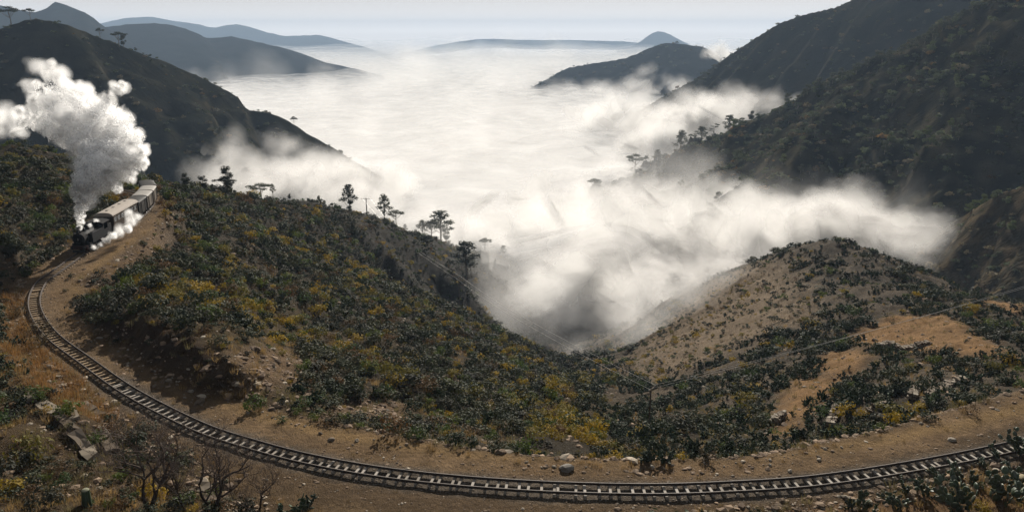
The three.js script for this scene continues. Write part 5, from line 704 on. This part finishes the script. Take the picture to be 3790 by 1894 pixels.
tree(967, 742, 66, 1, { D: 205, wide: 1.3, pale: true, label: 'umbrella shaped tree in mist right of the tallest tree near the bend' });
tree(684, 700, 58, 2, { D: 152, wide: 1.2, label: 'leftmost dark bushy tree behind the train bend' });
tree(752, 706, 56, 2, { D: 160, wide: 1.1, label: 'second dark bushy tree behind the train bend' });
tree(1072, 742, 26, 2, { D: 225, label: 'small pointed tree on the crest line left of the tall tiered tree' });
for (const [x, y, h, s, w, label] of [[39, 92, 62, 1, 1.1, 'flat topped tree on the skyline at the far left'], [111, 74, 40, 1, 0.9, 'smaller flat topped tree on the skyline right of the first'], [369, 140, 34, 1, 0.8, 'small lone tree on the left ridge line'], [440, 172, 50, 1, 1.0, 'broad tree group on the left ridge line, left crown'], [457, 177, 42, 2, 0.9, 'broad tree group on the left ridge line, right crown'], [500, 190, 14, 2, 1.4, 'bush like tree on the left ridge right of the broad group'], [1088, 468, 36, 1, 0.7, 'lone tree on the lower left ridge against the fog']]) tree(x, y, h, s, { D: 545 + x * 0.06, f: leftMountain.f, wide: w, label });
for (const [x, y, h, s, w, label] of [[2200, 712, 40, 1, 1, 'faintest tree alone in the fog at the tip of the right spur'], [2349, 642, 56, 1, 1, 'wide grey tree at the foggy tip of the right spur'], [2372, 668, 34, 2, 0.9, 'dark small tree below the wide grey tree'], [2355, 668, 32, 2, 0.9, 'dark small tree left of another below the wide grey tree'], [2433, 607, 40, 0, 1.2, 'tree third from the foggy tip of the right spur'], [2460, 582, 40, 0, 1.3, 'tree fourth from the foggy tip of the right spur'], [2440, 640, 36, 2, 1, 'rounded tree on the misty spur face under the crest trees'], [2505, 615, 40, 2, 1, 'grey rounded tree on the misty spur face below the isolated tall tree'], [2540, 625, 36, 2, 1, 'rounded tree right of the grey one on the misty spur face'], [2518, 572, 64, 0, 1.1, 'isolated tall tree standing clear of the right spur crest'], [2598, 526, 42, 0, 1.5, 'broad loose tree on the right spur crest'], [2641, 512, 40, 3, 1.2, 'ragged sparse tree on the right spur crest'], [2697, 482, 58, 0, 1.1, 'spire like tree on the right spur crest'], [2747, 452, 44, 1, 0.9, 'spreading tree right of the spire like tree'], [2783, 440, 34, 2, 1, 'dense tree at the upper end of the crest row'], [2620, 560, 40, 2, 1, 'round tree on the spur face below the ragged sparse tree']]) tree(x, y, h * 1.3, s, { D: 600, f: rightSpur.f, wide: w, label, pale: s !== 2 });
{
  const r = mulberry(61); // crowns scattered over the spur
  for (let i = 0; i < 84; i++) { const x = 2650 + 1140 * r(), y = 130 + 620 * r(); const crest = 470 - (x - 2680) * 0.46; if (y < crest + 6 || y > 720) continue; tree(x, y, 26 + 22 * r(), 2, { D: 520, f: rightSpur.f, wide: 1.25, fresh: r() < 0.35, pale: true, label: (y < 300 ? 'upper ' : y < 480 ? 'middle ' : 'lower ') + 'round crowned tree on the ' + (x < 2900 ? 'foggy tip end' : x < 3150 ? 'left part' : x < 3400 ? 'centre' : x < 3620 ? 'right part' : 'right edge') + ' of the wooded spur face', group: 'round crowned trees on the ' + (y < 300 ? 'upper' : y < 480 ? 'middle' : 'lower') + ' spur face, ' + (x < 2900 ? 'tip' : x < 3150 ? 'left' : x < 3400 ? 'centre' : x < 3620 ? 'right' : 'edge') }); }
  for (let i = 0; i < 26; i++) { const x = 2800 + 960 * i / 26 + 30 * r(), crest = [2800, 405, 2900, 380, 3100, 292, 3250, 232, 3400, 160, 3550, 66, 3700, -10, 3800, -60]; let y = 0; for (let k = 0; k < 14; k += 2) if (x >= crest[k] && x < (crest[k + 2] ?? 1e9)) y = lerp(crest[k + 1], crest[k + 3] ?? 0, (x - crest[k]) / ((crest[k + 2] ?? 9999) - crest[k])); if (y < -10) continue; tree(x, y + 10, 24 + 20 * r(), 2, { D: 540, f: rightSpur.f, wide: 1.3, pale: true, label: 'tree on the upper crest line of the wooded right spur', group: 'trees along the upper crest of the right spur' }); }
  for (const [x, y, h, label] of [[3620, 705, 50, 'tallest green bush tree in the group on the shoulder crest'], [3650, 720, 60, 'middle green bush tree in the group on the shoulder crest'], [3590, 735, 40, 'left green bush tree in the group on the shoulder crest'], [3742, 865, 52, 'lone green bush tree on the shaded flank at the right edge'], [3732, 760, 34, 'small green tree above the lone one on the shaded flank'], [3425, 880, 50, 'green tree at the lower end of the shoulder in thin mist']]) tree(x, y, h, 2, { D: 300, f: shoulder.f, wide: 1.1, fresh: true, label });
}
// ------------------------------------------------------------------ poles and wires
const wood = std(0.10, 0.075, 0.055, 0.85), porcelain = std(0.75, 0.74, 0.70, 0.25), wireMat = std(0.5, 0.48, 0.44, 0.4);
function pole(px, pyTop, pyBase, D, arm, label, o = {}) {
  const b = at(px, pyBase, D); b.y = Math.min(b.y, landY(b.x, b.z)); const topY = at(px, pyTop, D).y, h = topY - b.y;
  const g = thing('utility_pole', label, 'utility pole', [b.x, b.y - 0.3, b.z], o.turn ?? 0); const P = tube([new THREE.Vector3(0, 0, 0), new THREE.Vector3(0, h * 0.5, 0), new THREE.Vector3(0, h + 0.3, 0)], [0.11, 0.095, 0.07].map((v) => v * Math.max(1, D / 130)), 10), G = triGeo(P); G.computeVertexNormals(); put('post', G, wood, g);
  const ends = [];
  if (arm) { put('crossarm', bx(arm * 2, 0.12, 0.1, 0, h + 0.12, 0.1), wood, g); for (const s of [-1, 1]) { const x = s * arm * 0.85; put('insulator', (() => { const q = new THREE.LatheGeometry([[0.03, 0], [0.07, 0.02], [0.05, 0.08], [0.08, 0.1], [0.05, 0.17], [0.02, 0.2]].map(([a, c]) => new THREE.Vector2(a, c)), 10); q.translate(x, h + 0.18, 0.1); return q; })(), porcelain, g); } }
  g.updateMatrixWorld(true); for (const s of [-1, 1]) ends.push(g.localToWorld(new THREE.Vector3(s * (arm || 0.1) * 0.85, h + 0.34, 0.1)));
  return ends;
}
function wire(a, b, sag, label) { const pts = []; for (let i = 0; i <= 24; i++) { const t = i / 24, p = a.clone().lerp(b, t); p.y -= sag * 4 * t * (1 - t); pts.push(p); } const g = triGeo(tube(pts, pts.map((p) => 0.009 + 0.00004 * -p.z), 5)); g.computeVertexNormals(); tag(put('overhead_wire', g, wireMat), label, 'wire'); }
const pNear = pole(2402, 1432, 1585, 74, 0.75, 'brown utility pole on the slope right of the gully', { turn: 0.9 });
const pMid = pole(1699, 1028, 1075, 225, 1.3, 'low utility pole with bright insulators on the shaded spur', { turn: 0.9 });
const pFar = pole(1498, 893, 985, 258, 0.5, 'plain slim utility pole left of the dark umbrella tree', { turn: 0.9 });
const pTee = pole(1358, 733, 806, 282, 1.9, 'T shaped utility pole silhouetted against the fog');
const pOut = pole(3990, 985, 1260, 70, 0.75, 'utility pole just beyond the right edge holding the wires', { turn: 0.2 });
pNear.forEach((a, i) => { const s = i ? 'right' : 'left'; wire(a, pMid[i], 1.2, s + ' wire crossing the gully from the near pole to the shaded spur'); wire(pMid[i], pFar[i], 0.3, s + ' wire between the bright insulators and the plain slim pole'); wire(pFar[i], pTee[i], 0.4, s + ' wire from the plain slim pole up to the T shaped pole'); wire(a, pOut[i], 0.4, (i ? 'lower' : 'upper') + ' wire running right over the sandy field'); });
{ const p = hit(392, 1082); const g = thing('marker_post', 'short leaning post beside the track inside the left bend', 'post', [p.x, p.y - 0.1, p.z]); put('post', cyl(0.05, 0.045, 0.95, 0, 0.45, 0, 'y', 8), std(0.12, 0.07, 0.05, 0.8), g); put('plate', bx(0.26, 0.09, 0.03, 0, 0.9, 0.05), std(0.17, 0.08, 0.05, 0.7), g); g.rotation.z = 0.12; }
// ------------------------------------------------------------------ rocks, walls
const stones = [0, 1, 2, 3, 4].map((k) => stoneGeo(1100 + k, 0.62, 1)), blocks = [0, 1, 2, 3, 4].map((k) => blockGeo(1200 + k)), stoneMats = [std(0.155, 0.125, 0.095, 0.9), std(0.21, 0.175, 0.135, 0.9), std(0.11, 0.085, 0.062, 0.9), std(0.27, 0.235, 0.19, 0.9)];
let rockN = 0;
function rock(px, py, w, label, o = {}) { const p = hit(px, py); if (!p) return; const s = w * 0.5 * -p.z / 2810 * 1.05, m = put('rock', stones[rockN % 5], o.mat ?? stoneMats[rockN % 4]); rockN++; m.position.set(p.x, p.y + s * 0.12, p.z); m.rotation.set(o.tx ?? 0.1, o.turn ?? rockN * 1.3, o.tz ?? 0); m.scale.set(s, s * (o.tall ?? 0.9), s * 0.85); tag(m, label, 'rock', o.group); }
rock(2098, 1738, 68, 'large grey boulder at the verge behind the track', { mat: std(0.17, 0.155, 0.135, 0.85), turn: 0.2, tall: 0.95 }); rock(2050, 1728, 22, 'small pale rock left of the large grey boulder'); rock(2022, 1724, 18, 'smallest pale rock left of the large grey boulder'); rock(2415, 1728, 24, 'white angular stone at the verge right of the boulder', { mat: stoneMats[3] }); rock(2490, 1722, 16, 'little white stone right of the angular one', { mat: stoneMats[3] });
rock(738, 1490, 52, 'dark flat slab at the nose of the bank inside the bend', { mat: stoneMats[2], tall: 0.6 }); rock(180, 1360, 36, 'pale rock among orange grass left of the track', { mat: stoneMats[3] }); rock(2925, 1745, 26, 'flat pale rock lying behind the right rail'); rock(3032, 1692, 22, 'rounded dark rock on the stony bench at the right', { mat: stoneMats[2] }); rock(3330, 1577, 18, 'dark stone below the large yellow bush', { mat: stoneMats[2] }); rock(3190, 1606, 16, 'dark stone below the small yellow bush', { mat: stoneMats[2] }); rock(3525, 1630, 34, 'flat broken rock on the bench at the right'); rock(3020, 1632, 26, 'upright pale stone at the foot of the cactus row'); rock(1470, 1150, 30, 'white flat stone lying on the middle of the left slope', { mat: stoneMats[3], tall: 0.5 }); rock(655, 838, 20, 'white stone right of the carriage', { mat: stoneMats[3], tall: 0.5 }); rock(655, 868, 18, 'second white stone right of the carriage, lower', { mat: stoneMats[3], tall: 0.5 }); rock(1225, 1628, 30, 'flat stone near the inner edge of the bench'); rock(1320, 1632, 26, 'grey stone right of the flat one on the bench edge'); rock(1185, 1605, 20, 'narrow upright stone on the bench edge', { tall: 1.5 }); rock(3440, 1340, 24, 'lone stone below the long stone wall'); rock(3240, 1262, 28, 'dark heap of stone at the edge of the sandy field', { mat: stoneMats[2] });
{ const r = mulberry(71); for (let i = 0; i < 60; i++) { const k = Math.floor(r() * (innerPx.length - 12)), [x, y] = innerPx[k], [x2, y2] = innerPx[k + 1], t = r(), px = lerp(x, x2, t), py = lerp(y, y2, t) + 8 + 26 * r(); if (px < 250 || px > 3750) continue; rock(px, py, 8 + 12 * r() ** 2, 'loose angular stone at the inner edge of the track bench', { group: 'loose stones along the inner edge of the track bench', turn: r() * 6, tall: 0.6 + 0.5 * r() }); } }
function wall(pxs, rows, depth, label) {
  const G = thing('stone_wall', label, 'stone wall'), r = mulberry(pxs[0][0]), pts = pxs.map(([x, y]) => hit(x, y)); if (pts.some((p) => !p)) return; G.position.copy(pts[0]); let n = 0;
  for (let i = 0; i < pts.length - 1; i++) { const a = pts[i], b = pts[i + 1], len = Math.hypot(b.x - a.x, b.z - a.z), ang = Math.atan2(-(b.z - a.z), b.x - a.x), per = Math.max(1, Math.round(len / 0.34)); for (let k = 0; k < per; k++) for (let row = 0; row < rows; row++) for (let d = 0; d < depth; d++) { if (row === rows - 1 && r() < 0.4) continue; const t = (k + 0.5 + (row % 2) * 0.4 - 0.2) / per, x = lerp(a.x, b.x, t), z = lerp(a.z, b.z, t), o = (d - (depth - 1) / 2) * 0.34, X = x + Math.sin(ang) * o, Z = z + Math.cos(ang) * o, m = put('stone', blocks[n % 5], stoneMats[Math.floor(r() * 4)], G); n++; m.position.set(X - pts[0].x + (r() - 0.5) * 0.1, landY(x, z) - pts[0].y + 0.1 + row * 0.2 + (r() - 0.5) * 0.05, Z - pts[0].z + (r() - 0.5) * 0.1); m.rotation.set((r() - 0.5) * 0.3, ang + (r() - 0.5) * 0.7, (r() - 0.5) * 0.3); m.scale.set(0.34 + 0.16 * r(), 0.19 + 0.08 * r(), 0.3 + 0.1 * r()); } }
}
wall([[3068, 1592], [3085, 1560], [3100, 1528]], 4, 2, 'block shaped dry stone wall above the verge with a low yellow bush below');
wall([[3215, 1535], [3245, 1518], [3270, 1505]], 3, 2, 'short tumbled stone wall left of the large yellow bush');
wall([[3375, 1478], [3395, 1450], [3430, 1445]], 3, 2, 'bent stone wall right of the large yellow bush'); wall([[3440, 1462], [3480, 1444], [3520, 1422], [3570, 1408]], 2, 2, 'long low stone wall rising right behind the bent one');
wall([[3250, 1290], [3290, 1278], [3330, 1296]], 3, 2, 'left half of the ruined wall below the sandy field'); wall([[3340, 1302], [3390, 1288], [3440, 1276]], 3, 2, 'right half of the ruined wall below the sandy field');
wall([[2862, 1575], [2885, 1555], [2900, 1545]], 4, 2, 'small corner of stone wall left of the sandy path');
// rock ledges in the lower left corner
function ledge(pxs, thick, label) { const pts = pxs.map(([x, y]) => hit(x, y)); if (pts.some((p) => !p)) return; const g = thing('rock_ledge', label, 'rock ledge', pts[0].toArray()); const r = mulberry(pxs[0][0] + 3); for (let i = 0; i < pts.length - 1; i++) { const a = pts[i], b = pts[i + 1], len = a.distanceTo(b), m = put('slab', blocks[i % 5], stoneMats[(i + 1) % 3], g); m.position.copy(a).add(b).multiplyScalar(0.5).sub(pts[0]); m.position.y += 0.05; m.rotation.set(0.12 + 0.2 * (r() - 0.5), Math.atan2(-(b.z - a.z), b.x - a.x), Math.asin(clamp((b.y - a.y) / len, -1, 1)), 'YXZ'); m.scale.set(len * 0.98, thick, 0.5 + 0.3 * r()); } }
ledge([[150, 1498], [215, 1540], [275, 1602], [318, 1668], [352, 1702]], 0.4, 'long rock ledge running down through the lower left corner'); ledge([[365, 1590], [395, 1635], [420, 1678]], 0.4, 'tilted rock slab right of the long ledge'); ledge([[256, 1515], [280, 1560]], 0.3, 'short rock slab above the long ledge'); ledge([[300, 1500], [345, 1530], [372, 1545]], 0.35, 'flat rock slab near the orange grass');
ledge([[105, 1470], [120, 1490]], 0.6, 'upright pale rock at the top of the long ledge'); ledge([[740, 1790], [770, 1830], [790, 1870]], 0.5, 'broad rock slab under the right bare tree');
// ------------------------------------------------------------------ bare trees, columnar cactus, prickly pears of the corners
function bareTree(px, py, hpx, label, seed, leanX) {
  const p = hit(px, py) ?? at(px, py, 33), h = hpx * -p.z / 2810 * 1.1, r = mulberry(seed), T = [], B = [], W = [], V = (x, y, z) => new THREE.Vector3(x, y, z);
  const grow = (from, dir, len, rad, lvl) => { const pts = [from], d = dir.clone(), n = 5; for (let i = 0; i < n; i++) { d.add(V((r() - 0.5) * 0.5, (r() - 0.35) * 0.35, (r() - 0.5) * 0.5)).normalize(); pts.push(pts[i].clone().addScaledVector(d, len / n)); } tube(pts, pts.map((_, i) => rad * (1 - 0.14 * i)), lvl < 2 ? 7 : 4, lvl === 0 ? T : lvl < 3 ? B : W); if (lvl > 4) return; const kids = lvl === 0 ? 4 : 3; for (let k = 0; k < kids; k++) { const i = Math.min(n, 2 + Math.floor(r() * 4)), nd = d.clone().multiplyScalar(0.7).add(V((r() - 0.5) * 2, (r() - 0.25) * 1.1, (r() - 0.5) * 2)).normalize(); grow(pts[i], nd, len * (0.62 + 0.2 * r()), rad * 0.55, lvl + 1); } };
  grow(V(0, -0.2, 0), V(leanX, 1, 0.1).normalize(), h * 0.42, h * 0.022, 0); if (leanX > 0) grow(V(0, -0.2, 0), V(-0.5, 1, 0.2).normalize(), h * 0.36, h * 0.018, 0);
  const g = thing('bare_tree', label, 'tree', [p.x, p.y, p.z]); for (const [n, P, m] of [['trunk', T, std(0.05, 0.037, 0.03, 0.9)], ['branches', B, std(0.06, 0.045, 0.036, 0.9)], ['twigs', W, std(0.10, 0.075, 0.06, 0.9)]]) { const q = triGeo(P); q.computeVertexNormals(); put(n, q, m, g); }
}
bareTree(555, 1885, 520, 'leafless tree in the lower left corner, the left one', 81, 0.12); bareTree(790, 1880, 430, 'leafless spreading tree in the lower left corner, the right one', 84, 0.5); bareTree(690, 1893, 300, 'low tangle of leafless branches at the bottom edge', 83, -0.4); bareTree(960, 1893, 240, 'small leafless shrub at the bottom edge right of the bare trees', 86, 0.3);
{ const p = hit(320, 1872) ?? at(320, 1872, 32), s = 1.0, g = thing('column_cactus', 'stout green column cactus with a pale tip among the rocks', 'cactus', [p.x, p.y - 0.1, p.z]), sh = new THREE.CylinderGeometry(0.17, 0.21, 0.95, 30, 6), q = sh.attributes.position; for (let i = 0; i < q.count; i++) { const a = Math.atan2(q.getZ(i), q.getX(i)), k = 1 + 0.12 * Math.cos(a * 9); q.setX(i, q.getX(i) * k); q.setZ(i, q.getZ(i) * k); } sh.translate(0, 0.5, 0); sh.computeVertexNormals(); put('stem', sh, std(0.034, 0.048, 0.025, 0.75), g); const cap = new THREE.SphereGeometry(0.17, 16, 6, 0, 6.2832, 0, 1.57); cap.scale(1, 0.5, 1); cap.translate(0, 0.972, 0); put('tip', cap, std(0.20, 0.20, 0.14, 0.9), g); g.scale.setScalar(s); g.rotation.z = -0.06; }
{
  const mats = [std(0.042, 0.064, 0.034, 0.55), std(0.058, 0.08, 0.042, 0.55), std(0.05, 0.06, 0.036, 0.55)], old = std(0.28, 0.23, 0.14, 0.8); let k = 0;
  const spots = [[3690, 1850, 230, 'largest pale edged prickly pear in the lower right corner'], [3780, 1820, 150, 'prickly pear at the right edge of the lower right corner'], [3560, 1885, 200, 'prickly pear at the bottom edge left of the largest one'], [3765, 1680, 130, 'prickly pear covering the end of the visible track'], [3700, 1700, 90, 'prickly pear against the rail left of the track end'], [3640, 1730, 80, 'low prickly pear below the rail end'], [3410, 1830, 120, 'prickly pear in the middle of the lower right bank'], [3470, 1800, 110, 'prickly pear above the bank middle, right one'], [3350, 1820, 90, 'dark prickly pear at the left end of the cactus bank'], [3540, 1770, 100, 'prickly pear between the bank middle and the rail'], [3600, 1790, 80, 'prickly pear on red earth right of the bank middle'], [3320, 1890, 120, 'prickly pear at the bottom edge under the bank middle'], [3200, 1880, 110, 'dark prickly pear at the bottom edge left of the cactus bank']];
  for (const [x, y, w, label] of spots) { const p = hit(x, y); if (!p) continue; const s = w * 0.5 * -p.z / 2810 * 1.25, g = thing('prickly_pear', label, 'cactus', [p.x, p.y - 0.05, p.z], k * 1.9), n = s > 0.9 ? 70 : 40, L = padTree(1300 + k, n); L.forEach((m, i) => { const q = put('pad', padGeo, i % 17 === 9 ? old : mats[(i + k) % 3], g); m.decompose(q.position, q.quaternion, q.scale); if (s > 0.9) { q.scale.multiplyScalar(0.82); } }); g.scale.set(s, s, s); k++; }
}

renderer.render(scene, camera);
